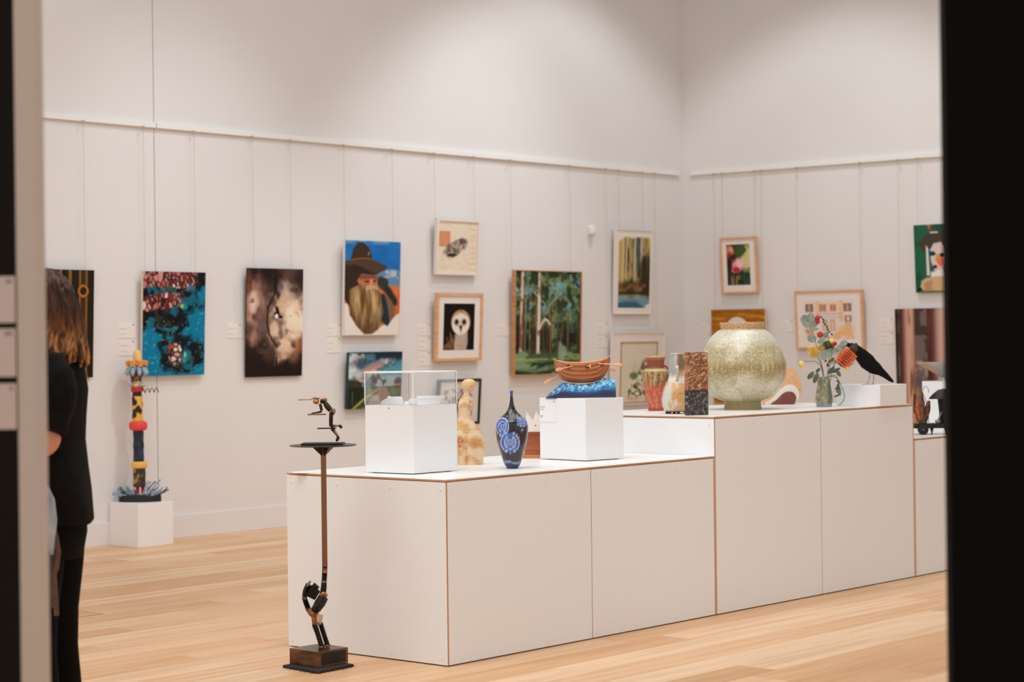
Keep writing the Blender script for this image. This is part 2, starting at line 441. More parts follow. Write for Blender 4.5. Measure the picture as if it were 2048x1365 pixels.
def picture(wall, name, label, corners, pic_fn, thick=0.035, frame=None, fw=0.0, mount=0.0, slip=0.0, lean=0.03, wires=(0.1, 0.9), res=(90, 130),
            edge=None, art=None, inner=None, cat='picture', has_wire=True, group=None):
    """corners: front face TL, TR, BL, BR; leans a little forward off the wall on two wires"""
    off = 0.03+thick
    Q = [wall.uv(*p, off) for p in corners]
    a0 = (Q[0][0]+Q[2][0])/2; a1 = (Q[1][0]+Q[3][0])/2
    z1 = (Q[0][1]+Q[1][1])/2; z0 = (Q[2][1]+Q[3][1])/2
    W, Hh = a1-a0, z1-z0
    t = thing(name, label, cat, wall.world((a0+a1)/2, z0, 0.012), wall.rotz(), group)
    t.rotation_euler = (math.atan2(lean, Hh), 0, wall.rotz())
    hw = W/2
    # local: x right, -y out of the wall, z up
    if frame is None:
        b = MB(); b.box((-hw, -thick, 0), (hw, -0.004, Hh)); b.build('stretcher', edge or m_canvas, t, bevel=0.001)
        x0, x1, za, zb, yf = -hw, hw, 0, Hh, -thick-0.0006
    else:
        b = MB()
        for lo, hi in (((-hw, 0), (-hw+fw, Hh)), ((hw-fw, 0), (hw, Hh))):
            b = MB(); b.box((lo[0], -thick, lo[1]), (hi[0], -0.004, hi[1])); b.build('frame_bar', frame, t, bevel=0.0015)
        for za_, zb_ in ((0, fw), (Hh-fw, Hh)):
            b = MB(); b.box((-hw+fw, -thick, za_), (hw-fw, -0.004, zb_)); b.build('frame_bar', frame, t, bevel=0.0015)
        b = MB(); b.box((-hw+fw, -thick+0.012, fw), (hw-fw, -0.006, Hh-fw)); b.build('mount_board', m_mount, t)
        x0, x1, za, zb, yf = -hw+fw, hw-fw, fw, Hh-fw, -thick+0.0115
        if inner:
            l, r, tp, bt = inner; x0, x1, za, zb = -hw+l*W, -hw+r*W, Hh*(1-bt), Hh*(1-tp)
        else:
            x0 += mount; x1 -= mount; za += mount; zb -= mount
        if slip:
            b = MB()
            for lo, hi in (((x0, za), (x0+slip, zb)), ((x1-slip, za), (x1, zb)), ((x0, za), (x1, za+slip)), ((x0, zb-slip), (x1, zb))):
                b.box((lo[0], -thick+0.006, lo[1]), (hi[0], -thick+0.0119, hi[1]))
            b.build('gold_slip', m_gold, t); x0 += slip; x1 -= slip; za += slip; zb -= slip
    nx, ny = res
    pc = pic_fn(x1-x0, zb-za, nx, ny)
    X = x0+pc.u*(x1-x0); Z = zb-pc.v*(zb-za)
    V = np.stack([X, np.full_like(X, yf), Z], -1).reshape(-1, 3)
    i = np.arange((nx+1)*(ny+1)).reshape(ny+1, nx+1)
    F = np.stack([i[:-1, :-1], i[1:, :-1], i[1:, 1:], i[:-1, 1:]], -1).reshape(-1, 4)
    me = bpy.data.meshes.new('image'); me.vertices.add(len(V)); me.vertices.foreach_set('co', V.ravel())
    me.loops.add(F.size); me.loops.foreach_set('vertex_index', F.ravel().astype(np.int32)); me.polygons.add(len(F))
    me.polygons.foreach_set('loop_start', np.arange(0, F.size, 4, dtype=np.int32)); me.update(calc_edges=True)
    set_pigment(me, pc.c.reshape(-1, 3)); me.materials.append(art or m_art)
    o = bpy.data.objects.new('image', me); C.objects.link(o); o.parent = t
    if has_wire:
        top = ZR-z0
        for f in wires:
            x = -hw+W*f; th = math.atan2(lean, Hh)
            # from the top edge of the picture up to the rail, true vertical in the room
            P0 = Vector((x, -0.006, Hh*0.97)); up = Matrix.Rotation(-th, 3, 'X')@Vector((0, 0, 1))
            ln = (top-Hh*0.97)/math.cos(th)*1.0
            b = MB(); b.tube([P0, P0+up*ln], 0.0011, 6); b.build('hanging_wire', m_wire, t)
            b = MB(); P1 = P0+up*ln; b.box((P1.x-0.009, P1.y-0.005, P1.z-0.016), (P1.x+0.009, P1.y+0.005, P1.z-0.002)); b.build('wire_hook', mat('brass_hook', (190, 160, 112), 0.4), t)
    return t

# ---- the images ---------------------------------------------------
def p_ring(W, H, nx, ny):
    p = Pic(W, H, nx, ny, (30, 23, 17)); g = (158, 108, 42); n = p.n(9, 3)
    p.mix((46, 34, 22), n*0.5)
    for x, wd in ((0.20, .02), (0.49, .018), (0.634, .022)): p.mix(g, p.rect(x-wd, 0, x+wd, 0.32 if x > .6 else .14, .008)*0.85)
    for x in (0.785, 0.885): p.mix(g, p.rect(x-.014, 0, x+.014, 1, .01)*0.85)
    p.mix((92, 64, 30), p.rect(.80, 0, .87, 1)*0.4)
    d = np.hypot((p.u-.836)*p.a, p.v-.195); p.mix((38, 28, 20), 1-sst(.062, .066, d)); p.mix((176, 112, 40), sst(.036, .041, d)*(1-sst(.056, .064, d)))
    p.mix(g, p.line([(.88, .6), (.86, .8), (.9, 1.0)], .012)); return p
def p_blue(W, H, nx, ny):
    p = Pic(W, H, nx, ny, (0, 124, 158)); u, v = p.u, p.v
    p.mix((8, 110, 150), p.n(4, 2)*0.6)
    n = p.n(7, 5)-.5; n2 = p.n(16, 9)-.5
    d1, d2, i = worley(u+n2*.05, v+n2*.03, 420, 3, p.a*1.3, .8)
    cell = sst(.0, .018, d2-d1); cc = lerp((176, 92, 82), (236, 200, 188), (i*1.3) % 1); cc = lerp(cc, (120, 40, 36), (sst(.75, .9, (i*7.3) % 1)))
    cells = lerp((44, 24, 26), cc, cell)
    dark = lerp((12, 16, 20), (16, 96, 118), sst(.50, .64, p.n(11, 21))); dark = lerp(dark, (70, 60, 50), sst(.62, .7, p.n(15, 23))*.6)
    def blackm(m): p.mix(0, 0*m); p.c[:] = p.c*(1-m[..., None])+dark*m[..., None]
    def cellm(m): m = np.clip(m, 0, 1); p.c[:] = p.c*(1-m[..., None])+cells*m[..., None]
    bl = 1-sst(.30, .36, v+.34*np.maximum(u-.62, 0)*2+n*.30-.08); blackm(bl)
    cellm((1-sst(.17, .20, v+.20*np.maximum(u-.70, 0)+n*.10))*(1-sst(.80, .92, u+n*.2)))
    p.mix((50, 120, 150), p.ell(.76, .17, .07, .05, .3)*0.8)
    blackm(p.ell(.36, .29, .55, .13, .18, nz=.35, seed=3)); cellm(p.ell(.24, .29, .44, .075, .15, rot=-.12, nz=.3, seed=8))
    p.mix((0, 128, 158), p.ell(.66, .335, .06, .035, .25)); p.mix((200, 170, 60), p.ell(.62, .33, .03, .02, .4))
    blackm(p.ell(.26, .47, .44, .06, .3, rot=-.10, nz=.9, seed=11)); blackm(p.ell(.60, .50, .18, .05, .3, nz=.9, seed=15)*.9); blackm(p.line([(.1, .5), (.25, .57), (.42, .60), (.6, .56), (.7, .48)], .022, .7))
    blackm(np.clip(p.ell(.62, .78, .33, .19, .22, nz=.45, seed=14), 0, 1)*.95); blackm(p.line([(.36, .95), (.5, .9), (.75, .93), (.95, .86), (.8, .78)], .016, .7))
    d1, d2, i = worley(u, v, 160, 7, p.a, 1.0)
    pk = lerp((40, 24, 26), lerp((238, 205, 196), (206, 150, 140), i), sst(.0, .025, d2-d1))
    m = p.ell(.525, .79, .11, .115, .12, nz=.15, seed=5)[..., None]; p.c[:] = p.c*(1-m)+pk*m
    p.mix((190, 60, 44), p.ell(.44, .72, .03, .03, .4)); p.mix((28, 120, 120), p.ell(.70, .83, .06, .04, .5, nz=.4)); p.mix((120, 200, 190), p.ell(.68, .80, .02, .03, .5))
    p.mix((150, 200, 200), (p.n(40, 4) > .72)*(v > .3)*.5*(bl < .2)); return p
def p_cloud(W, H, nx, ny):
    p = Pic(W, H, nx, ny, (38, 24, 19)); u, v = p.u, p.v; n = p.n(4, 31); n2 = p.n(8, 33); n3 = p.n(14, 35)
    p.mix((92, 66, 60), sst(.35, .6, n)*(1-sst(.55, .75, v))*.9)
    p.mix((188, 140, 122), p.ell(.16, .40, .17, .26, .5, nz=.6, seed=6)*sst(.3, .55, n2+.05)*.9); p.mix((222, 190, 172), p.ell(.13, .32, .08, .09, .6, nz=.6)*sst(.35, .55, n3))
    p.mix((120, 92, 84), p.ell(.45, .48, .26, .22, .6, nz=.5, seed=12)*.8)
    p.mix((206, 170, 144), p.ell(.76, .54, .36, .30, .45, nz=.7, seed=2)*sst(.28, .52, n2+.08)); p.mix((240, 220, 192), p.ell(.84, .50, .2, .2, .6, nz=.6, seed=9)*sst(.3, .5, n3+.1)); p.mix((226, 196, 176), p.ell(.62, .62, .2, .12, .6, nz=.6, seed=19)*sst(.35, .55, n2))
    p.mix((206, 186, 178), p.ell(.64, .16, .10, .06, .6, nz=.5)*.85); p.mix((120, 98, 96), p.ell(.62, .165, .04, .03, .6)*.7); p.mix((214, 184, 160), p.ell(.70, .28, .12, .08, .6, nz=.5, seed=4)*.7)
    p.mix((150, 78, 46), p.ell(.97, .72, .10, .08, .6, nz=.4)*.7+p.ell(.02, .12, .06, .12, .7)*.5); p.mix((30, 19, 15), sst(.70, .80, v+(n-.5)*.45-.10*(u > .55)-.04*(u < .2))); p.mix((132, 94, 74), p.ell(.83, .83, .09, .06, .6, nz=.5)*.8); p.mix((104, 74, 60), p.ell(.42, .80, .12, .06, .7, nz=.5)*.5)
    p.mix((30, 19, 16), p.ell(.42, .1, .2, .1, .7, nz=.5)*.7+p.ell(.95, .1, .15, .12, .7, nz=.5)*.7+p.ell(.05, .55, .08, .05, .7)*.4)
    p.mix((22, 14, 12), p.line([(.5, 0), (.52, .12), (.51, .2), (.45, .29), (.38, .35), (.36, .5), (.40, .6), (.47, .67), (.55, .73)], .009, .5)); p.mix((40, 26, 22), p.line([(.37, .38), (.33, .33), (.34, .28)], .004)); p.mix((150, 104, 84), p.line([(.55, .73), (.52, .82), (.5, .9)], .006)*.6)
    p.mix((24, 18, 16), p.ell(.545, .395, .03, .05, .2, rot=-.35)); p.mix((24, 18, 16), p.ell(.59, .445, .05, .014, .2, rot=.2)); p.mix((238, 230, 218), p.ell(.53, .44, .03, .022, .3)); p.mix((24, 18, 16), p.ell(.505, .415, .018, .012, .3)); return p
def p_man(W, H, nx, ny):
    p = Pic(W, H, nx, ny, (36, 116, 186)); u, v = p.u, p.v; n = p.n(5, 41); hr = p.n(5, 43, 4.5, .8); hr2 = p.n(12, 47, 3, .5)
    p.mix((20, 92, 168), sst(.4, .7, n)*.6); p.mix((150, 180, 208), (1-sst(0, .06, v))*sst(.45, .6, n)*.7)
    p.mix((120, 140, 168), p.rect(.5, .30, 1.1, .5, .02)*.8); p.mix((176, 188, 200), p.rect(.5, .3, 1.1, .48)*sst(.5, .65, p.n(9, 44, 1, 1.5)))
    p.mix((212, 118, 62), sst(.46, .485, v)); p.mix((188, 92, 46), sst(.48, .6, v)*sst(.45, .65, p.n(8, 48))*.6)
    p.mix((46, 42, 38), p.line([(.64, .42), (.7, .47), (.8, .54), (.9, .64)], .045, .5)); p.mix((50, 56, 44), p.ell(.68, .44, .09, .06, .3, nz=.5))
    p.mix((226, 219, 212), p.poly([(0, .66), (.06, .66), (.1, .78), (.3, .93), (.6, .94), (.8, .84), (1, .76), (1, 1), (0, 1)], .012))
    p.mix((122, 94, 66), p.poly([(.6, .55), (.72, .56), (.84, .62), (.92, .72), (.90, .80), (.78, .90), (.6, .86)], .012)); p.mix((34, 48, 56), p.poly([(.66, .55), (.72, .57), (.78, .7), (.82, .86), (.78, .9), (.66, .84)], .01))
    p.mix((52, 38, 30), p.poly([(0, .22), (.3, .25), (.3, .6), (.12, .72), (0, .62)], .01)); p.mix((186, 114, 78), p.poly([(.22, .42), (.3, .35), (.56, .36), (.585, .45), (.55, .52), (.3, .52)], .012))
    p.mix((120, 62, 40), p.rect(.26, .36, .58, .405, .02)*.8); p.mix((92, 50, 34), p.ell(.40, .43, .05, .012, .4)); p.mix((92, 50, 34), p.ell(.53, .425, .03, .012, .4)); p.mix((208, 140, 104), p.poly([(.45, .40), (.50, .40), (.51, .46), (.44, .46)], .01)); p.mix((112, 60, 44), p.rect(.34, .505, .54, .52, .01))
    bd = p.poly([(.08, .52), (.26, .46), (.42, .475), (.56, .47), (.63, .55), (.70, .74), (.66, .84), (.60, .94), (.50, .985), (.36, .985), (.22, .9), (.10, .78)], .012)
    bcol = lerp((104, 72, 40), (200, 172, 122), sst(.3, .7, hr*.6+hr2*.4)); bcol = lerp(bcol, (74, 48, 28), sst(.72, .95, v+(hr2-.5)*.3)*.7+sst(.2, .08, u)*.5)
    p.c[:] = p.c*(1-bd[..., None])+bcol*bd[..., None]; p.mix((196, 170, 128), p.poly([(.36, .48), (.46, .465), (.58, .47), (.60, .52), (.5, .50), (.38, .53)], .008)*.8)
    p.mix((62, 48, 38), p.poly([(.1, .2), (.14, .09), (.22, .02), (.32, .015), (.42, .07), (.47, .14), (.5, .22), (.1, .23)], .008))
    p.mix((78, 60, 46), p.poly([(0, .22), (.2, .19), (.5, .20), (.76, .26), (.73, .30), (.58, .345), (.4, .33), (.2, .26), (0, .26)], .008)); p.mix((48, 36, 29), p.poly([(.15, .25), (.3, .28), (.45, .325), (.6, .345), (.5, .36), (.2, .34)], .012)); p.mix((132, 82, 44), p.line([(.12, .205), (.3, .185), (.48, .19)], .008)); p.mix((150, 150, 140), p.ell(.42, .135, .012, .018, .4)); return p
def p_field(W, H, nx, ny):
    p = Pic(W, H, nx, ny, (70, 130, 150)); u, v = p.u, p.v; n = p.n(4, 51, 1, 1.6); n2 = p.n(9, 53)
    p.mix((196, 204, 206), sst(.45, .6, n)*(v < .65)); p.mix((30, 44, 54), (1-sst(.14, .30, v+(n2-.5)*.3+.18*(1-u)))); p.mix((84, 160, 180), p.poly([(1, .12), (1, .42), (.55, .46), (.7, .3)], .05)*.8)
    p.mix((60, 66, 82), p.ell(.3, .22, .28, .1, .5, nz=.5)*.7); p.mix((206, 132, 100), p.ell(.45, .28, .22, .035, .5, rot=-.15, nz=.4)); p.mix((170, 160, 176), p.ell(.55, .20, .25, .05, .6, rot=-.2, nz=.4)*.7); p.mix((126, 104, 118), p.ell(.25, .42, .16, .06, .5, nz=.5)*.8)
    p.mix((226, 224, 216), p.ell(.10, .38, .15, .12, .5, nz=.4)*.7); p.mix((150, 178, 190), p.rect(.6, .45, 1, .66, .05)*.7)
    p.mix((74, 86, 44), sst(.60, .63, v)); p.mix((110, 118, 66), sst(.63, .68, v)*sst(.4, .6, n2)); p.mix((28, 40, 26), p.ell(.0, .78, .3, .28, .3, nz=.4)); p.mix((152, 126, 112), p.poly([(.62, .62), (.70, .62), (.92, 1), (.30, 1)], .015)); p.mix((166, 154, 84), p.line([(.10, 1.0), (.34, .8), (.6, .63)], .022, .6))
    tr = p.n(16, 57); p.mix((70, 64, 54), p.ell(.48, .52, .20, .12, .3, nz=.7, seed=5)*sst(.35, .5, tr)); p.mix((58, 52, 42), p.ell(.1, .56, .14, .06, .3, nz=.6)); p.mix((66, 56, 44), p.ell(.95, .55, .08, .1, .4, nz=.6)); p.mix((200, 120, 84), p.rect(.86, .575, .98, .605)); p.mix((120, 110, 84), p.line([(.08, .7), (.08, .92)], .007)); p.mix((50, 44, 36), p.line([(.45, .55), (.45, .63)], .006)+p.line([(.52, .55), (.52, .63)], .006)); return p
def p_paper(W, H, nx, ny):
    p = Pic(W, H, nx, ny, (228, 214, 192)); n = p.n(14, 61); p.mix((216, 200, 176), sst(.5, .7, n)*.5); p.mix((196, 176, 150), (np.abs(np.sin((p.v*26+p.n(3, 2)*3))) > .97)*(p.u > .8)*.6)
    p.mix((204, 112, 70), p.rect(0, .19, .30, .50, .012)*(0.72+.4*(p.n(30, 63, 3, .3)-.5))); p.mix((222, 150, 110), p.rect(0, .19, .30, .5)*(p.n(30, 67, 3, .3) > .58)*.6)
    s = p.n(24, 65); m = np.clip(p.ell(.42, .53, .24, .13, .3, rot=-.35, nz=.5)+p.ell(.60, .44, .15, .11, .4, nz=.5, seed=3), 0, 1); p.mix((150, 138, 124), m*.7); p.mix((84, 76, 68), m*sst(.38, .55, s)*.85); p.mix((44, 38, 34), p.ell(.36, .665, .11, .03, .4)+p.ell(.62, .38, .05, .06, .6, nz=.5)*.4); return p
def p_owl(W, H, nx, ny):
    p = Pic(W, H, nx, ny, (18, 13, 10)); n = p.n(16, 71)
    bd = p.poly([(.36, .80), (.22, .6), (.2, .8), (.04, .9), (.02, 1.0), (.72, 1.0), (.74, .75), (.82, .5), (.5, .6)], .02); p.mix((128, 92, 62), bd); p.mix((96, 66, 40), p.poly([(.2, .6), (.38, .72), (.36, 1), (0, 1), (.02, .85)], .02)*sst(.4, .6, n)); p.mix((206, 194, 178), p.poly([(.36, .66), (.78, .62), (.80, .8), (.76, 1), (.36, 1)], .02)*(.75+.3*(n-.5)))
    p.mix((176, 138, 96), p.ell(.55, .40, .315, .27, .06)); p.mix((232, 224, 212), p.ell(.55, .43, .28, .25, .06)); p.mix((190, 176, 158), p.ell(.57, .52, .05, .2, .6)*.5)
    for x in (.415, .66): p.mix((96, 76, 60), p.ell(x, .40, .085, .075, .4)*.6); p.mix((26, 18, 14), p.ell(x, .395, .05, .05, .25))
    p.mix((120, 90, 64), p.poly([(.44, .43), (.56, .56), (.64, .43), (.56, .60)], .012)); p.mix((60, 40, 26), p.poly([(.50, .47), (.60, .47), (.56, .60)], .012)); p.mix((150, 110, 76), p.poly([(.3, .3), (.55, .14), (.8, .3), (.55, .20)], .01)*.6); return p
def p_scrib(W, H, nx, ny):
    p = Pic(W, H, nx, ny, (216, 206, 196)); n = p.n(9, 81); n2 = p.n(15, 83)
    m = p.rect(.10, .16, .86, .86, .03); p.mix((140, 128, 118), m*sst(.5, .56, n)); p.mix((64, 56, 52), m*sst(.56, .62, n2)*.8); p.mix((186, 116, 108), m*sst(.6, .66, p.n(7, 87))*.6); return p
def p_forest(W, H, nx, ny):
    p = Pic(W, H, nx, ny, (56, 70, 48)); u, v = p.u, p.v; n = p.n(12, 91); n2 = p.n(22, 93); n3 = p.n(9, 95); fol = 1-sst(.74, .80, v)
    p.mix((100, 140, 150), sst(.50, .58, n3)*(1-sst(.35, .60, v+(n-.5)*.3))*fol); p.mix((126, 174, 182), sst(.56, .62, p.n(15, 96))*(1-sst(.3, .5, v))*fol*.8)
    p.mix((84, 108, 70), sst(.46, .56, n)*fol); p.mix((122, 142, 98), sst(.56, .64, n2)*fol*.8); p.mix((40, 52, 36), sst(.52, .60, p.n(14, 98))*fol*.9); p.mix((24, 30, 22), p.rect(0, .55, 1, .78, .05)*sst(.40, .54, p.n(7, 97))*.9); p.mix((62, 92, 88), p.rect(.45, .40, 1, .66, .06)*sst(.52, .6, p.n(13, 94))*.7)
    rs = np.random.RandomState(5)
    for k in range(26):
        x = rs.rand(); q = (rs.rand()-.5)*.05; y0 = .15+rs.rand()*.35; cc = (86, 66, 50) if k % 3 else (138, 104, 78); p.mix(cc, p.line([(x+q, y0), (x+q*.3, (y0+.78)/2), (x, .78)], .003+.004*rs.rand())*.85)
    p.mix((166, 168, 154), p.line([(.28, .20), (.36, .26), (.44, .31), (.47, .36)], .006)+p.line([(.72, .20), (.60, .27), (.52, .33), (.46, .42)], .005)+p.line([(.60, .26), (.66, .14)], .004)); p.mix((122, 78, 54), p.line([(.535, .42), (.53, .6), (.54, .79)], .012)); p.mix((150, 118, 92), p.line([(.46, .34), (.5, .40), (.535, .46)], .006)+p.line([(.62, .42), (.56, .50)], .005)); p.mix((128, 86, 62), p.line([(.74, .52), (.70, .66), (.68, .76)], .006))
    for x, w_, x2, lo, ca, cb in ((.105, .024, .095, .80, (138, 88, 62), (206, 182, 158)), (.36, .022, .35, .87, (146, 110, 88), (214, 198, 182))):
        m = p.line([(x+.008, 0), (x, .4), (x2, lo)], w_, .14); tx = p.n(12, 99, 1.5, .8); p.c[:] = p.c*(1-m[..., None])+lerp(ca, cb, sst(.40, .58, tx+.16*sst(x+.02, x-.02, u)))*m[..., None]
        p.mix((56, 44, 36), p.line([(x+.03, .1), (x+.026, .5), (x2+.03, lo)], .005, .6)*.7)
    p.mix((150, 160, 140), p.line([(.165, .2), (.16, .5), (.15, .78)], .006)*.8); p.mix((214, 194, 174), p.line([(.375, .56), (.41, .50), (.45, .465), (.49, .475), (.53, .515)], .012)); p.mix((196, 172, 154), p.poly([(.33, .78), (.385, .78), (.43, .87), (.28, .87)], .012))
    g = sst(.79, .81, v+(n-.5)*.08); p.mix((66, 92, 56), g); p.mix((124, 148, 102), g*sst(.48, .58, p.n(10, 101, .6, 2))); p.mix((172, 166, 100), p.rect(0, .845, 1, .865, .012)*sst(.4, .5, n)*.8); p.mix((34, 56, 36), sst(.87, .90, v)*sst(.44, .56, p.n(8, 103, .6, 2))); p.mix((150, 170, 146), p.ell(.72, .79, .06, .09, .3, nz=.9)*.8); p.mix((140, 158, 120), p.line([(0, .93), (.3, .97), (.6, .93), (1, .98)], .022, .8)*.6); return p
def p_wash(W, H, nx, ny):
    p = Pic(W, H, nx, ny, (176, 148, 84)); u, v = p.u, p.v; n = p.n(6, 111, 2.5, .5); n2 = p.n(7, 113)
    p.mix((62, 62, 44), sst(.42, .56, n)*sst(.1, .3, u)); p.mix((196, 166, 92), (1-sst(.1, .3, u))*.7+sst(.85, 1, u)*(1-sst(.1, .4, v))*.8); p.mix((92, 108, 96), p.rect(.45, 0, .75, .5, .05)*.6)
    for x, w_ in ((.15, .012), (.26, .014), (.52, .018), (.72, .018)): p.mix((214, 206, 190), p.line([(x, 0.02), (x-.01, .35), (x-.02, .64)], w_, .5)*.85)
    p.mix((44, 36, 24), p.ell(.85, .5, .2, .25, .5, nz=.5)*.8+p.ell(.3, .7, .4, .08, .6, nz=.5)*.7); p.mix((142, 96, 46), p.rect(0, .66, 1, .78, .04)*sst(.4, .6, n2)); p.mix((40, 40, 32), p.rect(0, .77, 1, .83, .02)*.8)
    p.mix((112, 148, 162), sst(.83, .87, v+(n2-.5)*.08)); p.mix((56, 96, 118), sst(.86, .95, v)*sst(.45, .6, p.n(5, 117, .5, 2))); p.mix((150, 158, 128), p.ell(.5, .84, .5, .03, .5)*.6); p.mix((226, 219, 212), p.ell(1.0, 1.0, .12, .05, .3, nz=.3)+p.ell(0, 0, .1, .08, .5, nz=.6)+(1-sst(.0, .035, v+(n2-.5)*.05))); return p
def p_botan(W, H, nx, ny):
    p = Pic(W, H, nx, ny, (218, 208, 190)); n = p.n(6, 121); p.mix((196, 188, 160), sst(.45, .65, n)*.6*sst(.3, .5, p.v)); k = p.n(9, 123)
    m = p.poly([(.05, .95), (.2, .7), (.35, .55), (.55, .35), (.75, .3), (.95, .5), (.95, .95)], .08); p.mix((128, 130, 78), m*sst(.53, .6, k)); p.mix((86, 96, 54), m*sst(.6, .66, k)); p.mix((228, 222, 208), m*sst(.55, .64, p.n(8, 127))); p.mix((206, 150, 110), m*sst(.66, .7, p.n(9, 129))*.8); p.mix((112, 120, 66), p.ell(.78, .28, .1, .05, .4, nz=.6)+p.ell(.35, .55, .1, .05, .4, nz=.6))
    for a in ((.25, .9, .4, .3), (.6, .9, .7, .25)): p.mix((150, 150, 110), p.line([(a[0], a[1]), (a[2], a[3])], .005)*.6)
    return p
def p_flower(W, H, nx, ny):
    p = Pic(W, H, nx, ny, (60, 52, 34)); u, v = p.u, p.v; n = p.n(6, 131); p.mix((226, 214, 150), p.ell(.85, .32, .25, .35, .3, nz=.4)*.9); p.mix((64, 86, 44), p.ell(.6, .14, .28, .16, .25, nz=.4)); p.mix((206, 120, 88), p.ell(.15, .16, .2, .14, .3, nz=.4)); p.mix((150, 56, 46), p.ell(.1, .3, .16, .1, .4, nz=.5)*.8); p.mix((232, 170, 160), p.ell(.2, .12, .08, .05, .4)*.7)
    p.mix((226, 140, 150), p.ell(.45, .52, .3, .17, .25, nz=.4, seed=4)); p.mix((240, 196, 190), p.ell(.55, .48, .14, .1, .4, nz=.4)); p.mix((170, 40, 70), p.ell(.4, .62, .14, .07, .4, nz=.5)); p.mix((30, 26, 22), p.ell(.15, .5, .08, .2, .5, nz=.5)*.8+p.ell(.3, .3, .1, .06, .4)*.7); p.mix((36, 48, 38), sst(.68, .76, v+(n-.5)*.2)); p.mix((150, 130, 72), sst(.72, .8, v)*sst(.5, .6, p.n(8, 137, 3, .5))*.8); p.mix((30, 66, 62), p.ell(.85, .82, .2, .18, .5)*.7); return p
def p_ochre(W, H, nx, ny):
    p = Pic(W, H, nx, ny, (168, 104, 24)); n = p.n(8, 141, .5, 4); p.mix((206, 148, 60), sst(.55, .65, n)*.8); p.mix((146, 84, 14), sst(.5, .62, p.n(6, 143, .6, 5))*.6)
    d = np.hypot((p.u-.48)*p.a/.145, (p.v-.215)/.135); p.mix((226, 212, 200), 1-sst(.97, 1.03, d)); p.mix((24, 16, 12), 1-sst(.46, .50, d)); return p
def p_house(W, H, nx, ny):
    p = Pic(W, H, nx, ny, (226, 214, 206)); o = (226, 172, 134)
    n = p.n(12, 151)
    for x in (.28, .74): p.mix((232, 184, 146), p.rect(x-.04, .03, x+.04, .55, .01)*.9)
    p.mix((236, 198, 168), p.rect(.06, .08, .94, .34, .02)*.45)
    for x, c in ((.115, (96, 104, 118)), (.38, (200, 160, 140)), (.58, (226, 176, 140)), (.86, (110, 108, 118))):
        p.mix(c, p.rect(x-.075, .10, x+.075, .30, .008)); p.mix((176, 120, 92), p.rect(x-.045, .13, x+.045, .28, .008)); p.mix((226, 200, 180), p.rect(x-.006, .1, x+.006, .3))
    for k in range(9): p.mix((168, 150, 140), p.rect(.30+k*.05, .35, .308+k*.05, .45)); 
    p.mix((190, 164, 148), p.rect(.28, .34, .74, .355)+p.rect(.28, .45, .74, .462))
    for x in (.16, .42, .56, .86): p.mix((186, 156, 140), p.rect(x-.05, .5, x+.05, .78, .008)); p.mix((226, 190, 164), p.rect(x-.032, .53, x+.032, .76, .008))
    p.mix((120, 116, 122), p.rect(.80, .40, .93, .56)); p.mix((232, 190, 160), p.rect(.83, .42, .90, .54)); p.mix((234, 178, 130), p.rect(.04, .80, .96, 1.0, .02)*sst(.4, .6, n)); p.mix((236, 180, 120), p.ell(.8, .78, .15, .14, .5, nz=.6)*.7); p.mix((226, 160, 120), p.ell(.1, .7, .08, .25, .5, nz=.5)*.6); return p
def p_face(W, H, nx, ny):
    p = Pic(W, H, nx, ny, (34, 96, 70)); n = p.n(6, 161); p.mix((24, 74, 56), sst(.45, .6, n)*.7); p.mix((214, 82, 44), p.poly([(.34, 0), (.46, 0), (.40, .08)], .01)); p.mix((180, 70, 44), p.line([(.40, .06), (.40, .15)], .006))
    p.mix((72, 62, 50), p.ell(.55, .22, .32, .14, .1, nz=.3)); p.mix((72, 62, 50), p.ell(.28, .30, .12, .1, .15, nz=.3)); p.mix((206, 196, 186), p.rect(.42, .105, .62, .13)); p.mix((222, 212, 206), p.poly([(.30, .3), (.36, .35), (.38, .75), (.3, .75)], .01))
    p.mix((216, 196, 194), p.poly([(.40, .38), (.5, .28), (.7, .26), (.82, .36), (.80, .56), (.68, .74), (.52, .70), (.42, .55)], .012)); p.mix((24, 22, 26), p.ell(.46, .43, .08, .03, .3)+p.ell(.72, .455, .07, .03, .3)); p.mix((34, 92, 112), p.ell(.43, .41, .07, .02, .4)); p.mix((190, 160, 60), p.poly([(.55, .44), (.64, .44), (.64, .56), (.54, .55)], .01)); p.mix((236, 110, 80), p.ell(.68, .55, .1, .07, .2)); p.mix((96, 20, 36), p.ell(.52, .625, .055, .026, .3)); p.mix((232, 226, 220), p.poly([(.4, .7), (.75, .66), (.8, .8), (.4, .8)], .02)); p.mix((206, 172, 128), p.poly([(.16, .82), (.3, .78), (.6, .76), (.9, .78), (.95, .98), (.1, .98)], .015)); p.mix((166, 128, 84), p.poly([(.16, .82), (.95, .78), (.95, .98), (.1, .98)], .02)*sst(.5, .6, p.n(9, 165))*.7); p.mix((26, 22, 22), p.poly([(.05, .95), (.12, .92), (.2, .97), (.05, .98)], .008)); return p
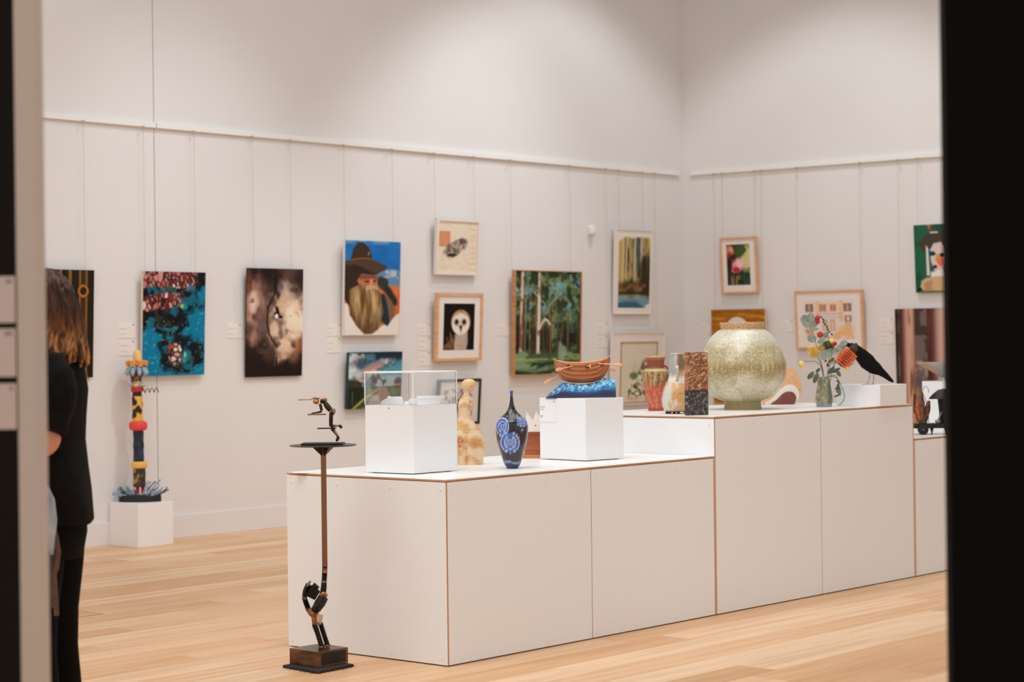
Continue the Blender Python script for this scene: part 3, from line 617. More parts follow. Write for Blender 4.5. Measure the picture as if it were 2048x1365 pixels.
def p_trunks(W, H, nx, ny):
    p = Pic(W, H, nx, ny, (112, 96, 92)); u, v = p.u, p.v; n = p.n(9, 171); n2 = p.n(5, 173, 4, .4)
    p.mix((70, 56, 48), sst(.45, .6, n)); p.mix((150, 136, 128), sst(.6, .7, p.n(11, 175))*(v < .6)); p.mix((176, 130, 66), sst(.5, .62, p.n(9, 177))*sst(.55, .75, v)); p.mix((84, 72, 96), p.rect(0, .55, 1, .63, .03)*.5)
    def trunk(x0, x1):
        t = np.clip((u-x0)/(x1-x0), 0, 1); m = sst(x0-.006, x0+.006, u)*(1-sst(x1-.006, x1+.006, u))
        c = lerp((78, 42, 40), (206, 160, 140), sst(.05, .55, t)); c = lerp(c, (150, 104, 90), sst(.8, 1, t)); c = lerp(c, (104, 62, 52), sst(.55, .7, n2)*.7); p.c[:] = p.c*(1-m[..., None])+c*m[..., None]
    trunk(.06, .27); trunk(.44, .86); p.mix((36, 26, 24), p.rect(.0, 0, .04, 1, .01)*.7+p.rect(.90, 0, .96, 1, .01)*.7); p.mix((226, 206, 190), p.rect(.56, 0, .70, .55, .04)*.35); return p

picture(WL, 'print', 'tall dark print with gold lines and a gold ring, behind the person', [(56, 537.5), (189.4, 541), (52, 758), (185.8, 755.7)], p_ring, .012, res=(80, 120), edge=m_black, art=m_gloss, wires=(.13, .87))
picture(WL, 'canvas_painting', 'turquoise blue abstract painting with pink cells and black swirls', [(287.8, 542.4), (412.8, 545), (283.7, 753), (408, 749.4)], p_blue, .03, res=(125, 210), art=m_gloss, wires=(.06, .87))
picture(WL, 'print', 'brown and cream cloudy print with a bird and a bare branch', [(496, 536), (608.6, 539), (490, 755.7), (602.8, 751.6)], p_cloud, .012, res=(100, 190), edge=m_black, art=m_gloss, wires=(.13, .80))
picture(WL, 'canvas_painting', 'portrait painting of a bearded man in a brown hat against blue sky', [(689.6, 480), (801.8, 484.5), (689.6, 671.4), (799, 670.7)], p_man, .03, res=(120, 200), wires=(.03, .90), edge=mat('white_canvas_edge', (224, 218, 212), .8))
picture(WL, 'canvas_painting', 'small landscape painting of a stormy sky over a country path, under the portrait', [(699.2, 704), (806, 703.6), (695.5, 817), (801, 816)], p_field, .035, res=(110, 120), wires=(.05, .82), has_wire=False, edge=mat('dark_teal_edge', (22, 58, 58), .7))
picture(WL, 'framed_picture', 'small white framed collage with an orange square and grey scribble', [(877, 434.5), (962, 441), (872, 549), (958.5, 551)], p_paper, .04, m_white_frame, .024, 0.002, res=(80, 100), wires=(.0, .92))
picture(WL, 'framed_picture', 'pale wood framed picture of a white-faced owl on black', [(875.3, 585), (967.8, 587), (873.2, 721.3), (964.5, 722.5)], p_owl, .04, m_oakfr, .025, res=(70, 100), inner=(.165, .835, .155, .84), has_wire=False)
picture(WL, 'framed_picture', 'black framed grey and pink drawing hanging below the owl', [(879.8, 759), (964, 756.8), (875, 851), (960.4, 850)], p_scrib, .035, m_blackfr, .022, .01, res=(80, 80), has_wire=False)
picture(WL, 'framed_painting', 'large forest painting of gum trees in a honey wood frame', [(1032, 540), (1165.5, 542.8), (1029.5, 751), (1162.5, 749)], p_forest, .05, m_tan, .008, 0, res=(140, 220), wires=(.0, .88))
picture(WL, 'framed_picture', 'white framed tall watercolour of golden trees above blue water', [(1232.4, 457), (1305.5, 460), (1231.5, 628.4), (1304.3, 629)], p_wash, .035, m_white_frame, .012, res=(80, 150), inner=(.10, .96, .085, .925), wires=(.15, .8))
picture(WL, 'framed_picture', 'wide white framed flower study with a thin gold inner edge', [(1226, 663), (1331, 664), (1224, 809), (1330, 809.5)], p_botan, .035, m_white_frame, .012, res=(80, 120), inner=(.165, .865, .14, .985), slip=.012, wires=(-.05, .87))
picture(WB, 'framed_picture', 'small pale wood framed picture of pink flowers on the right wall', [(1437.8, 475.3), (1511, 473.5), (1443, 588.7), (1514, 585.5)], p_flower, .035, m_oakfr, .02, res=(70, 110), inner=(.165, .80, .125, .85), wires=(.05, .95))
picture(WB, 'canvas_painting', 'ochre yellow painting with a white ring, behind the round jar', [(1422.7, 619.8), (1530.5, 617.7), (1427, 810), (1534, 807)], p_ochre, .03, res=(100, 160), wires=(.05, .93))
picture(WB, 'framed_picture', 'wide pale wood framed drawing of a peach coloured house front', [(1587.3, 582.4), (1722.5, 579), (1592, 700), (1726.5, 695)], p_house, .045, m_oakfr, .018, res=(130, 110), inner=(.125, .885, .16, .84), wires=(.02, .96))
picture(WB, 'canvas_painting', 'painting of a pale painted face on dark green, high at the far right', [(1824.8, 450.6), (1903, 446.8), (1833.2, 586), (1911, 583)], p_face, .03, res=(110, 130), wires=(.07, .9))
picture(WB, 'print', 'large photo print of reddish tree trunks at the far right', [(1788.4, 619.3), (1935, 614), (1796, 868), (1942, 861)], p_trunks, .012, res=(130, 190), art=m_gloss, wires=(.06, .985))

# ---- label cards --------------------------------------------------
m_card = mat('card_stock', (230, 223, 217), 0.7)
m_ink = mat('grey_ink', (198, 189, 183), 0.8)
m_ink2 = mat('dark_ink', (110, 104, 102), 0.8)
SEG = {'0': 'abcdef', '1': 'bc', '2': 'abged', '3': 'abgcd', '4': 'fgbc', '5': 'afgcd', '6': 'afgedc', '7': 'abc', '8': 'abcdefg', '9': 'abcdfg'}
def digits(b, s, x, z, h, y, th=0.0004):
    wd = h*.5; k = h*.14
    for ch in s:
        for q in SEG[ch]:
            r = {'a': (0, h-k, wd, h), 'b': (wd-k, h/2, wd, h), 'c': (wd-k, 0, wd, h/2), 'd': (0, 0, wd, k), 'e': (0, 0, k, h/2), 'f': (0, h/2, k, h), 'g': (0, h/2-k/2, wd, h/2+k/2)}[q]
            b.box((x+r[0], y-th, z+r[1]), (x+r[2], y, z+r[3]))
        x += wd*1.35
def label_card(wall, label, x0, y0, x1, y1, num=True):
    a0, z1 = wall.uv(x0, y0, .004); a1, z0 = wall.uv(x1, y1, .004); W, Hh = a1-a0, z1-z0
    t = thing('label_card', label, 'label card', wall.world((a0+a1)/2, z0, 0.0002), wall.rotz(), 'label cards on the picture walls')
    b = MB(); b.box((-W/2, -.0035, 0), (W/2, 0, Hh)); b.build('card', m_card, t)
    for zz, l in ((.62, .42), (.25, .34)):
        b = MB(); b.box((-W*.42, -.0040, Hh*zz), (-W*.42+W*l, -.0035, Hh*(zz+.05))); b.build('printed_line', m_ink, t)
    if num:
        b = MB(); b.box((W*.33, -.0040, Hh*.88), (W*.43, -.0035, Hh*.96)); b.build('printed_number', m_ink2, t)
    return t
for lab, r in (('upper of two label cards left of the turquoise painting', (236.3, 647.6, 271, 676.7)), ('lower of two label cards left of the turquoise painting', (238, 681.5, 271, 711.5)),
               ('single label card left of the cloudy bird print', (453.6, 648, 484, 676.4)),
               ('upper of two label cards left of the bearded portrait', (653.3, 648.6, 682, 673)), ('lower of two label cards left of the bearded portrait', (654, 676, 682, 706)),
               ('top card of three label cards left of the owl picture', (836.5, 648.6, 862, 671.5)), ('middle card of three label cards left of the owl picture', (836.5, 674, 862, 701)), ('bottom card of three label cards left of the owl picture', (836.5, 703.5, 862, 731.5)),
               ('single label card at the left edge of the big forest painting', (995.7, 648.7, 1021, 671.5)),
               ('upper of two label cards right of the big forest painting', (1192.6, 646, 1215.5, 669)), ('lower of two label cards right of the big forest painting', (1192.6, 672, 1215.5, 695.5))):
    label_card(WL, lab, *r)
for lab, r in (('upper of two label cards left of the ochre painting', (1399.5, 646, 1422, 667.5)), ('lower of two label cards left of the ochre painting', (1400.5, 670, 1422.5, 691)),
               ('single label card left of the house front drawing', (1563, 642, 1586, 664)),
               ('upper of two label cards left of the tree trunk print', (1760.3, 638.5, 1786.5, 662)), ('lower of two label cards left of the tree trunk print', (1761.5, 665, 1787.5, 688.5))):
    label_card(WB, lab, *r)

# ---- movement sensor ----------------------------------------------
P = hit_y(1183, 474, YW-0.03)
t = thing('motion_sensor', 'small white movement sensor on the wall above the forest painting', 'sensor', (P.x, YW-0.0005, P.z), 0)
m_plast = mat('white_plastic', (238, 236, 232), 0.35)
b = MB(); b.box((-.026, -.012, .01), (.026, 0, .09)); b.build('back_plate', m_plast, t, bevel=.004)
b = MB(); b.prism([(-.03, .025), (.03, .025), (.033, .09), (.02, .105), (-.02, .105), (-.033, .09)], -.055, -.012); b.build('housing', m_plast, t, bevel=.006, smooth=True)
b = MB(); b.ell((0, -.05, .03), (.024, .016, .022)); b.build('lens', mat('sensor_lens', (206, 200, 194), .3), t, smooth=True)
# ================================================================== SMALL PEDESTALS
m_ped = mat('white_pedestal_paint', (240, 241, 241), 0.5)
m_rubber = mat('black_rubber', (16, 14, 13), 0.8)
def pedestal(name, label, Lp, Fp, Rp, zb, top_px, feet=0.0, group=None, square=False):
    """Lp,Fp,Rp: left, front and right bottom corners"""
    L, F, R = (hit_z(p[0], p[1], zb+feet) for p in (Lp, Fp, Rp))
    if square:      # sides parallel to the plinth
        def along(dv, px):
            a_, c_ = (ray(px, Fp[1])).cross(Vector((0, 0, 1))), None
            return F+dv*(-(F-CAM).dot(a_)/dv.dot(a_))
        R, L = along(Vector((1, 0, 0)), Rp[0]), along(Vector((0, 1, 0)), Lp[0])
    B = L+R-F
    lf = Loc((F.x, F.y, zb)); h = lf.p(*top_px).z
    ctr = (L+R)/2
    t = thing(name, label, 'pedestal', (ctr.x, ctr.y, zb), 0, group)
    q = [Vector((P.x-ctr.x, P.y-ctr.y, 0)) for P in (F, R, B, L)]
    b = MB(); b.hexa([(v.x, v.y, feet) for v in q]+[(v.x, v.y, h) for v in q]); b.build('body', m_ped, t, bevel=.002)
    if feet:
        for v in q:
            b = MB(); b.lathe([(.012, 0), (.012, feet)], 12, (v.x*.78, v.y*.78, 0)); b.build('rubber_foot', m_rubber, t)
    return t, q, ctr, h

ped1, q1, c1, h1 = pedestal('pedestal', 'white cube pedestal on the low plinth, under the clear display case', (731.5, 944.7), (827.9, 948.2), (915.5, 941), ZT1, (823.5, 811.7), .004)
ped2, q2, c2, h2 = pedestal('pedestal', 'white cube pedestal on the low plinth, under the wooden boat', (1080.3, 917.4), (1172, 922.0), (1247.9, 916.8), ZT1, (1173.2, 798), .004)
ped3, q3, c3, h3 = pedestal('pedestal', 'long low white pedestal on the tall plinth, under the black bird', (1672, 812.5), (1760.5, 813.2), (1813.4, 806.5), ZT2, (1759.5, 770.5), square=True)
ped4, q4, c4, h4 = pedestal('pedestal', 'white box pedestal standing on the floor under the totem', (219.9, 1091), (277, 1097.0), (346.8, 1088.4), 0, (276, 1009.5))
ped5, q5, c5, h5 = pedestal('pedestal', 'white pedestal at the far right under the metal bowl', (1845, 851), (1893, 853), (1935, 848), ZT3, (1892, 763), square=True)

# ------------------------------------------------------------------ clear case on the first pedestal
def glass_mat():
    m = bpy.data.materials.new('clear_acrylic'); m.use_nodes = True; nt = m.node_tree; N = nt.nodes; L = nt.links
    o = N['Material Output']; tr = N.new('ShaderNodeBsdfTransparent'); tr.inputs[0].default_value = (.995, .995, .995, 1)
    gl = N.new('ShaderNodeBsdfGlossy'); gl.inputs['Roughness'].default_value = .03; gl.inputs[0].default_value = (1, 1, 1, 1)
    fr = N.new('ShaderNodeFresnel'); fr.inputs[0].default_value = 1.35; mx = N.new('ShaderNodeMixShader')
    L.new(fr.outputs[0], mx.inputs[0]); L.new(tr.outputs[0], mx.inputs[1]); L.new(gl.outputs[0], mx.inputs[2]); L.new(mx.outputs[0], o.inputs[0]); return m
m_acr = glass_mat(); m_acr_edge = mat('acrylic_edge', (250, 250, 250), .5)
zc = ZT1+h1+.0004
t = thing('display_case', 'clear acrylic box cover on the left pedestal', 'display case', (c1.x, c1.y, zc), 0)
lf = Loc((c1.x+q1[0].x, c1.y+q1[0].y, zc)); hc = lf.p(821.5, 746).z
qq = [v*1.0 for v in q1]
for i in range(4):
    a, e = qq[i], qq[(i+1) % 4]; b = MB(); n = Vector((-(e-a).y, (e-a).x, 0)).normalized()*.003
    V = [a, e, e+n, a+n]; b.hexa([(v.x, v.y, 0) for v in V]+[(v.x, v.y, hc) for v in V]); b.build('side_pane', m_acr, t)
b = MB(); b.hexa([(v.x, v.y, hc) for v in qq]+[(v.x, v.y, hc+.003) for v in qq]); b.build('top_pane', m_acr, t)
for i in range(4):
    a, e = qq[i], qq[(i+1) % 4]
    b = MB(); b.tube([(a.x*.995, a.y*.995, .001), (a.x*.995, a.y*.995, hc)], .003, 8); b.build('polished_edge', m_acr_edge, t)
    b = MB(); b.tube([(a.x*.995, a.y*.995, hc+.001), (e.x*.995, e.y*.995, hc+.001)], .003, 8); b.build('polished_edge', m_acr_edge, t)
# white porcelain pieces inside
m_porc = mat('white_porcelain', (250, 244, 234), .35)
def inside(px, py):
    P = hit_z(px, py, zc); return Loc((P.x, P.y, zc))
l = inside(785, 811); l.O = Vector((c1.x, c1.y, zc))-RGT*.075; l = Loc(l.O)
t = thing('porcelain_box', 'angular white porcelain box at the left inside the clear case', 'ceramic', l.O)
b = MB(); P = [(l.p(x, y).x, max(l.p(x, y).z, 0)) for x, y in ((763, 812.5), (763, 803), (778, 794.5), (803, 794), (806.5, 803), (806.5, 812.5))]
zmin = min(z for _, z in P); b.prism([(x, z-zmin) for x, z in P], -.045, .045); b.build('box_body', m_porc, t, bevel=.002)
b = MB(); b.ell((P[2][0], 0, P[2][1]-zmin), (.006, .006, .004)); b.build('knob', m_porc, t, smooth=True)
l = Loc(Vector((c1.x, c1.y, zc))+RGT*.07+FWD*.02)
t = thing('porcelain_slabs', 'stack of thin white porcelain slabs at the right inside the clear case', 'ceramic', l.O)
for k, (x0, x1, z0, z1, sk) in enumerate(((-.10, .065, 0, .012, .0), (-.06, .07, .0125, .022, .03), (-.045, .085, .0225, .036, .06))):
    b = MB(); b.rbox(((x0+x1)/2, 0, (z0+z1)/2), ((x1-x0)/2, .035, (z1-z0)/2), Matrix.Rotation(sk, 3, 'Z')); b.build('slab', m_porc, t, bevel=.0015)
l = Loc(Vector((c1.x, c1.y, zc))+RGT*.012-FWD*.07)
t = thing('porcelain_jar', 'tiny white lidded porcelain jar in the middle of the clear case', 'ceramic', l.O)
b = MB(); b.lathe([(.016, 0), (.022, .006), (.021, .018), (.017, .024), (.010, .026)], 24); b.build('jar_body', m_porc, t, smooth=True)
b = MB()
b.lathe([(.012, .026), (.012, .029), (.006, .032), (.005, .036), (.0075, .039), (0, .042)], 20); b.build('lid', mat('cream_glaze', (228, 214, 190), .4), t, smooth=True)
# brass screw dot on pedestal front is part of the pedestal
lf = Loc((c1.x+q1[3].x*.5+q1[0].x*.5, c1.y+q1[3].y*.5+q1[0].y*.5, ZT1))
b = MB(); zz = lf.p(775, 817).z
b.ell(((q1[3].x+q1[0].x)/2, (q1[3].y+q1[0].y)/2, zz), (.003, .003, .003)); b.build('screw', m_ink2, ped1, smooth=True)

# ------------------------------------------------------------------ pedestal card 97
a, e = q2[3], q2[0]; ex = (e-a).normalized(); n = Vector((ex.y, -ex.x, 0))
t = thing('label_card', 'white label card numbered 97 on the boat pedestal', 'label card', Vector((c2.x, c2.y, ZT1))+Vector((a.x, a.y, h2-.118))+ex*.004+n*.0008, math.atan2(ex.y, ex.x))
W, Hh = .118, .112
b = MB(); b.box((0, -.002, 0), (W, 0, Hh)); b.build('card', mat('white_card', (238, 238, 236), .6), t)
b = MB(); digits(b, '97', W-.020, Hh-.017, .010, -.002); b.build('number_97', m_ink2, t)['kind'] = 'stuff'
for zz, ln in ((.072, .036), (.060, .028), (.028, .020), (.021, .018)):
    b = MB(); b.box((.004, -.0024, zz), (.004+ln, -.002, zz+.003)); b.build('printed_line', mat('mid_grey_ink', (150, 150, 150), .8), t)
# flat cards lying on the tops
def flat_card(label, pts, z):
    P = [hit_z(x, y, z) for x, y in pts]; c = (P[0]+P[2])/2
    b = MB(); V = [(p.x-c.x, p.y-c.y, .0002) for p in P]+[(p.x-c.x, p.y-c.y, .0016) for p in P]; b.hexa(V)
    o = b.build('label_card', m_card); o.location = (c.x, c.y, z); tag(o, label, 'label card', 'label cards lying flat')
flat_card('flat label card lying at the left end of the low plinth', [(585, 947.0), (612, 947.3), (652, 943.8), (628, 943.2)], ZT1)
flat_card('flat label card lying between the blue vase and the boat pedestal', [(1058, 941.5), (1088, 942.3), (1108, 937.2), (1080, 936.6)], ZT1)
flat_card('flat label card lying in front of the red vase', [(1262, 826), (1290, 827.2), (1300, 824.3), (1272, 823.2)], ZT2)
flat_card('flat label card lying beside the flower vase', [(1669, 818.0), (1690, 817.2), (1712, 814.2), (1692, 814.6)], ZT2)

# ================================================================== CERAMICS
def prof_px(pts, s): return [(max(r, 0)/s, z/s) for r, z in pts]
def smooth_prof(pts, n=6):
    P = np.array(pts, float); out = []
    for i in range(len(P)-1):
        p0, p1, p2, p3 = P[max(i-1, 0)], P[i], P[i+1], P[min(i+2, len(P)-1)]
        for k in range(n):
            t_ = k/n; q = .5*((2*p1)+(-p0+p2)*t_+(2*p0-5*p1+4*p2-p3)*t_**2+(-p0+3*p1-3*p2+p3)*t_**3); out.append((max(q[0], 0), q[1]))
    out.append(tuple(P[-1])); return out
def base_loc(px, py, z, r_px=0):
    """place a round thing whose front contact shows at (px,py)"""
    P = hit_z(px, py, z); s = FPX/((P-CAM).dot(_d)); return Loc(Vector((P.x, P.y, z))+FWD*(r_px/s))
m_glaze = vmat('glossy_glaze', .25, coat=.6); m_satin = vmat('satin_glaze', .45, coat=.15, bump=.25); m_dry = vmat('dry_clay', .75, bump=.4)

# ---- black bottle vase with blue agate rings
l = base_loc(1024.8, 938, ZT1, 10); s = l.s
t = thing('bottle_vase', 'black glossy bottle vase with blue agate rings and a thin neck', 'vase', l.O)
pf = smooth_prof([(9.5, 0), (11.5, 1), (14.5, 6), (17.8, 12.4), (23.4, 31.5), (29.7, 53.5), (32.6, 75.4), (32.2, 87.2), (29, 96), (22.5, 102.5), (16.2, 108), (11, 113.5), (7.6, 119.4), (4.6, 128), (2.9, 141.4), (2.5, 148), (2.7, 150), (3.3, 154.6), (2.2, 154.8), (1.6, 148)], 5)
b = MB(); b.lathe(prof_px(pf, s), 120); o = b.build('body', m_glaze, t, smooth=True)
def vase_col(x, y, z):
    X, Z = x*s*1.0, z*s; c = lerp((14, 11, 14), (34, 24, 30), sst(60, 20, Z)); nz = fbm(X*.35+9, Z*.35+y*s*.2, 5); th = np.arctan2(x, -y)
    def agate(c, cx, cz, rx, rz, front=True):
        d = np.sqrt(((X-cx)/rx)**2+((Z-cz)/rz)**2)*(1+.10*(fbm(X*.25, Z*.25, 3)-.5)); d = np.where((y < 0) == front, d, 9)
        c = lerp(c, (176, 196, 232), 1-sst(.98, 1.02, d)); c = lerp(c, (48, 78, 150), 1-sst(.86, .91, d)); c = lerp(c, (78, 112, 190), (1-sst(.74, .78, d))*.8); c = lerp(c, (172, 186, 222), (1-sst(.60, .64, d))*(nz > .35)); c = lerp(c, (54, 74, 150), 1-sst(.46, .50, d)); c = lerp(c, (124, 142, 186), 1-sst(.36, .40, d)); return lerp(c, (92, 110, 160), 1-sst(.1, .14, d))
    for fr in (True, False):
        m_ = 1 if fr else -1
        c = agate(c, -19*m_, 84, 13.5, 19, fr); c = agate(c, 21*m_, 93.5, 11.5, 9.5, fr); c = agate(c, -4*m_, 53.5, 19.5, 21.5, fr); c = agate(c, 20.5*m_, 75.5, 3.2, 3.6, fr)
    band = sst(9.5, 10.5, Z+2*np.sin(th*3))*(1-sst(14, 15.5, Z+2*np.sin(th*3))); c = lerp(c, (140, 164, 210), band*.8); c = lerp(c, (30, 36, 80), 1-sst(7, 9.5, Z)); c = lerp(c, (44, 76, 158), sst(144.5, 146, Z))
    r_ = np.hypot(x, y)*s; lo = 99+19*np.abs(np.sin(th*1.5))**.6
    c = lerp(c, (206, 204, 214), (np.abs(Z-lo) < .6)*(Z > 97)*.6); dots = (vnoise(th*14, Z*.5, 9) > .86)*(Z > 98)*(Z < 112); return lerp(c, (170, 190, 226), dots*.8)
paint(o, vase_col)

# ---- alabaster torso
l = base_loc(934, 931, ZT1, 14); s = l.s
t = thing('stone_figure', 'honey coloured stone bust with broad base, slim waist and oval head', 'sculpture', l.O)
secs = [(0, -.5, 32.5, 17), (10, -.5, 33.5, 18), (25, -.3, 35, 19.5), (42, 0, 36, 19), (58, 0, 33, 17), (72, -.5, 27, 15), (84, -2, 18, 12), (92, -3.6, 13, 10), (98, -4, 11.3, 9), (106, -3.6, 12.2, 9.5), (116, -2.6, 14.2, 10.5), (124, -2, 14.2, 10.5), (131, -1.2, 11.8, 9), (136, -.3, 8.2, 7.5), (141, .5, 6, 6), (145, 1.2, 6, 6), (149, 2, 8.8, 8), (154, 3.5, 13.6, 10.5), (160, 5, 15.6, 11.5), (166, 5.5, 13.8, 10.5), (170.5, 5.5, 8.5, 7), (172.4, 5.5, 0.01, .01)]
SS = np.array(secs, float); zz = np.linspace(0, 172.4, 90); V = []; F = []; sg = 64
for z_ in zz:
    cx, rx, ry = (np.interp(z_, SS[:, 0], SS[:, k]) for k in (1, 2, 3))
    for k in range(sg):
        an = 2*math.pi*k/sg; X, Y = math.cos(an), math.sin(an); ry2 = ry
        low = max(0, min(1, (62-z_)/30)); cleft = math.exp(-((X*rx)/3.0)**2)*(5.0*low) if Y < 0 else 0
        bulge = 1+.12*math.exp(-((abs(X)-.45)/.25)**2)*math.exp(-((z_-48)/14)**2)*(Y < 0)
        V.append(((cx+rx*X)/s, (Y*ry2*bulge+cleft)/s, z_/s))
for i in range(len(zz)-1):
    for k in range(sg): F.append((i*sg+k, i*sg+(k+1) % sg, (i+1)*sg+(k+1) % sg, (i+1)*sg+k))
F.append(tuple(range(sg-1, -1, -1)))
b = MB(); b.add(V, F); o = b.build('body', vmat('polished_alabaster', .35, coat=.2, bump=.12, scale=90), t, smooth=True, sharp=70)
def torso_col(x, y, z):
    X, Z = x*s, z*s; n = fbm(X*.09+3, Z*.09+y*s*.07, 4); n2 = fbm(X*.5, Z*.5, 8)
    c = lerp((224, 194, 156), (208, 158, 102), sst(.4, .6, n)); c = lerp(c, (232, 212, 184), sst(.55, .7, n2)*.5)
    for cx, cz, r, a in ((-17, 47, 13, .95), (17, 45, 14, .6), (8, 126, 4, .8)): c = lerp(c, (184, 108, 46), np.clip(1-np.hypot(X-cx, (Z-cz)*.95)/r, 0, 1)**.6*a*sst(.25, .6, n2+.15))
    c = lerp(c, (150, 92, 48), (np.hypot(X+17, Z-47) < 11)*(n2 > .58)*.7); return lerp(c, (214, 166, 110), sst(150, 158, Z)*.5)
paint(o, torso_col)

# ---- house with sawtooth roof on a wooden stand, behind pedestal two
P = hit_z(1066, 918, ZT1); l = Loc(Vector((P.x, P.y, ZT1))+FWD*.08); s = l.s
t = thing('ceramic_house', 'white sawtooth roofed ceramic house on a red-brown timber stand', 'ceramic', l.O)
m_jar = mat('red_timber', (172, 96, 56), .45, c2=(136, 66, 34), scale=5, stretch=(.6, 6, 14)); m_jar2 = mat('light_timber', (204, 136, 90), .45, c2=(184, 112, 68), scale=5, stretch=(.6, 6, 14))
def pz(py): return (918-py)/s
b = MB(); b.box((-22/s, -.05, 0), (28/s, .09, pz(911))); b.build('stand_base', m_jar2, t, bevel=.001)
b = MB(); b.box((-16/s, -.04, pz(911)), (27/s, .08, pz(875))); b.build('stand_body', m_jar, t, bevel=.001)
b = MB(); b.box((-15/s, -.035, pz(875)), (26.5/s, .075, pz(866))); b.build('stand_lip', mat('dark_red_timber', (140, 66, 36), .45), t, bevel=.001)
b = MB(); zz0 = pz(866)
b.prism([(-26/s*0.5, zz0), (26/s, zz0), (26/s, pz(838)), (20/s, pz(845)), (8/s, pz(826)), (1/s, pz(845)), (-12/s, pz(827)), (-20/s*.65, pz(845))], -.03, .07)
b.build('house_body', mat('bisque_white', (232, 222, 212), .7), t, bevel=.001)
for k, (x0, x1) in enumerate(((-12.5, 1), (7.5, 20))):
    b = MB(); A = (x0/s, pz(826)); B_ = (x1/s, pz(845)); b.hexa([(A[0], -.032, A[1]), (B_[0], -.032, B_[1]), (B_[0], .072, B_[1]), (A[0], .072, A[1]), (A[0], -.032, A[1]+.003), (B_[0], -.032, B_[1]+.003), (B_[0], .072, B_[1]+.003), (A[0], .072, A[1]+.003)]); b.build('roof_pane', mat('roof_white', (244, 243, 240), .4), t)
b = MB(); b.ell((6/s, -.0302, pz(853)), (.003, .001, .004)); b.build('peep_hole', m_ink2, t)

# ---- boat on a wave
zp2 = ZT1+h2+.0004
l = Loc((c2.x, c2.y, zp2)); l = Loc(l.O+RGT*((l.p(1162, 795).x))+FWD*0.0); s = l.s
tw = thing('wave_sculpture', 'blue painted wooden wave carrying the rowing boat', 'sculpture', l.O)
def q(px, py, y=0): return l.p(px, py, y)
outl = [(1091, 795), (1097, 788.5), (1105, 783), (1114, 774), (1124.5, 765), (1140, 767), (1160, 769), (1180, 767.5), (1195, 763.5), (1208.8, 756.5), (1220, 757), (1230.5, 760), (1231.2, 775), (1230.8, 795)]
XS = np.array([q(x, y).x for x, y in outl]); ZS = np.array([max(q(x, y).z, 0) for x, y in outl]); z0_ = ZS[0]; ZS = np.maximum(ZS-z0_, 0.0005)
nx_, ny_ = 90, 24; V = []; F = []
xs = np.linspace(XS[0], XS[11], nx_+1); rs = np.random.RandomState(2)
for i, x in enumerate(xs):
    top = np.interp(x, XS[:12], ZS[:12]); hw = .062*min(1, .25+(x-xs[0])/.06)*(1-.25*max(0, (x-xs[-1]+.02)/.02))
    for k in range(ny_+1):
        v = -1+2*k/ny_; fall = (1-abs(v)**3.5)**.8 if abs(v) < 1 else 0
        nzv = .004*math.sin(x*160+v*5+2*math.sin(v*9))*fall*min(1, top/.02)
        V.append((x, hw*(1-(.12*(1-fall))*0)*v, max(top*(.45+.55*fall) if abs(v) < .999 else top*.45, .0004)+nzv))
nb = len(V)
for i, x in enumerate(xs):
    hw = .062*min(1, .25+(x-xs[0])/.06)
    V.append((x, -hw, 0)); V.append((x, hw, 0))
W_ = ny_+1
for i in range(nx_):
    for k in range(ny_): F.append((i*W_+k, (i+1)*W_+k, (i+1)*W_+k+1, i*W_+k+1))
    F.append((nb+2*i, nb+2*i+2, (i+1)*W_, i*W_)); F.append((i*W_+ny_, (i+1)*W_+ny_, nb+2*i+3, nb+2*i+1)); F.append((nb+2*i, nb+2*i+1, nb+2*i+3, nb+2*i+2))
F.append(tuple([nx_*W_+k for k in range(W_)]+[nb+2*nx_+1, nb+2*nx_])); F.append(tuple([nb, nb+1]+[k for k in range(ny_, -1, -1)]))
# refine the front and back skirts so that the paint strokes show
b = MB(); b.add(V, F); o = b.build('wave_body', vmat('wave_paint', .4, coat=.3, bump=.5, scale=120), tw, smooth=True, sharp=60)
bm = bmesh.new(); bm.from_mesh(o.data); bmesh.ops.subdivide_edges(bm, edges=[e for e in bm.edges if e.calc_length() > .004 and abs((e.verts[0].co-e.verts[1].co).z) > .003], cuts=8, use_grid_fill=True); bm.to_mesh(o.data); bm.free()
for pl in o.data.polygons: pl.use_smooth = True
def wave_col(x, y, z):
    tp = np.interp(x, XS[:12], ZS[:12])+.001; h = np.clip(z/tp, 0, 1); st = fbm((x*1.0-z*.9)*260+y*60, (x+z*1.3)*40, 6); st2 = fbm((x+z)*300, (x-z)*60+y*90, 12)
    edge = .30+.3*(fbm(x*50, y*20, 3)-.5)+.25*(x < -.08)
    c = lerp((40, 38, 66), (14, 82, 142), sst(edge-.1, edge+.15, h)); c = lerp(c, (30, 132, 188), sst(.3, .6, h)*sst(.42, .55, st)); c = lerp(c, (120, 204, 220), sst(.35, .8, h)*sst(.54, .62, st)); c = lerp(c, (178, 226, 232), sst(.5, .9, h)*sst(.58, .66, st2)); return lerp(c, (26, 36, 84), sst(.52, .6, st2)*(1-sst(.2, .5, h))*.7)
paint(o, wave_col)

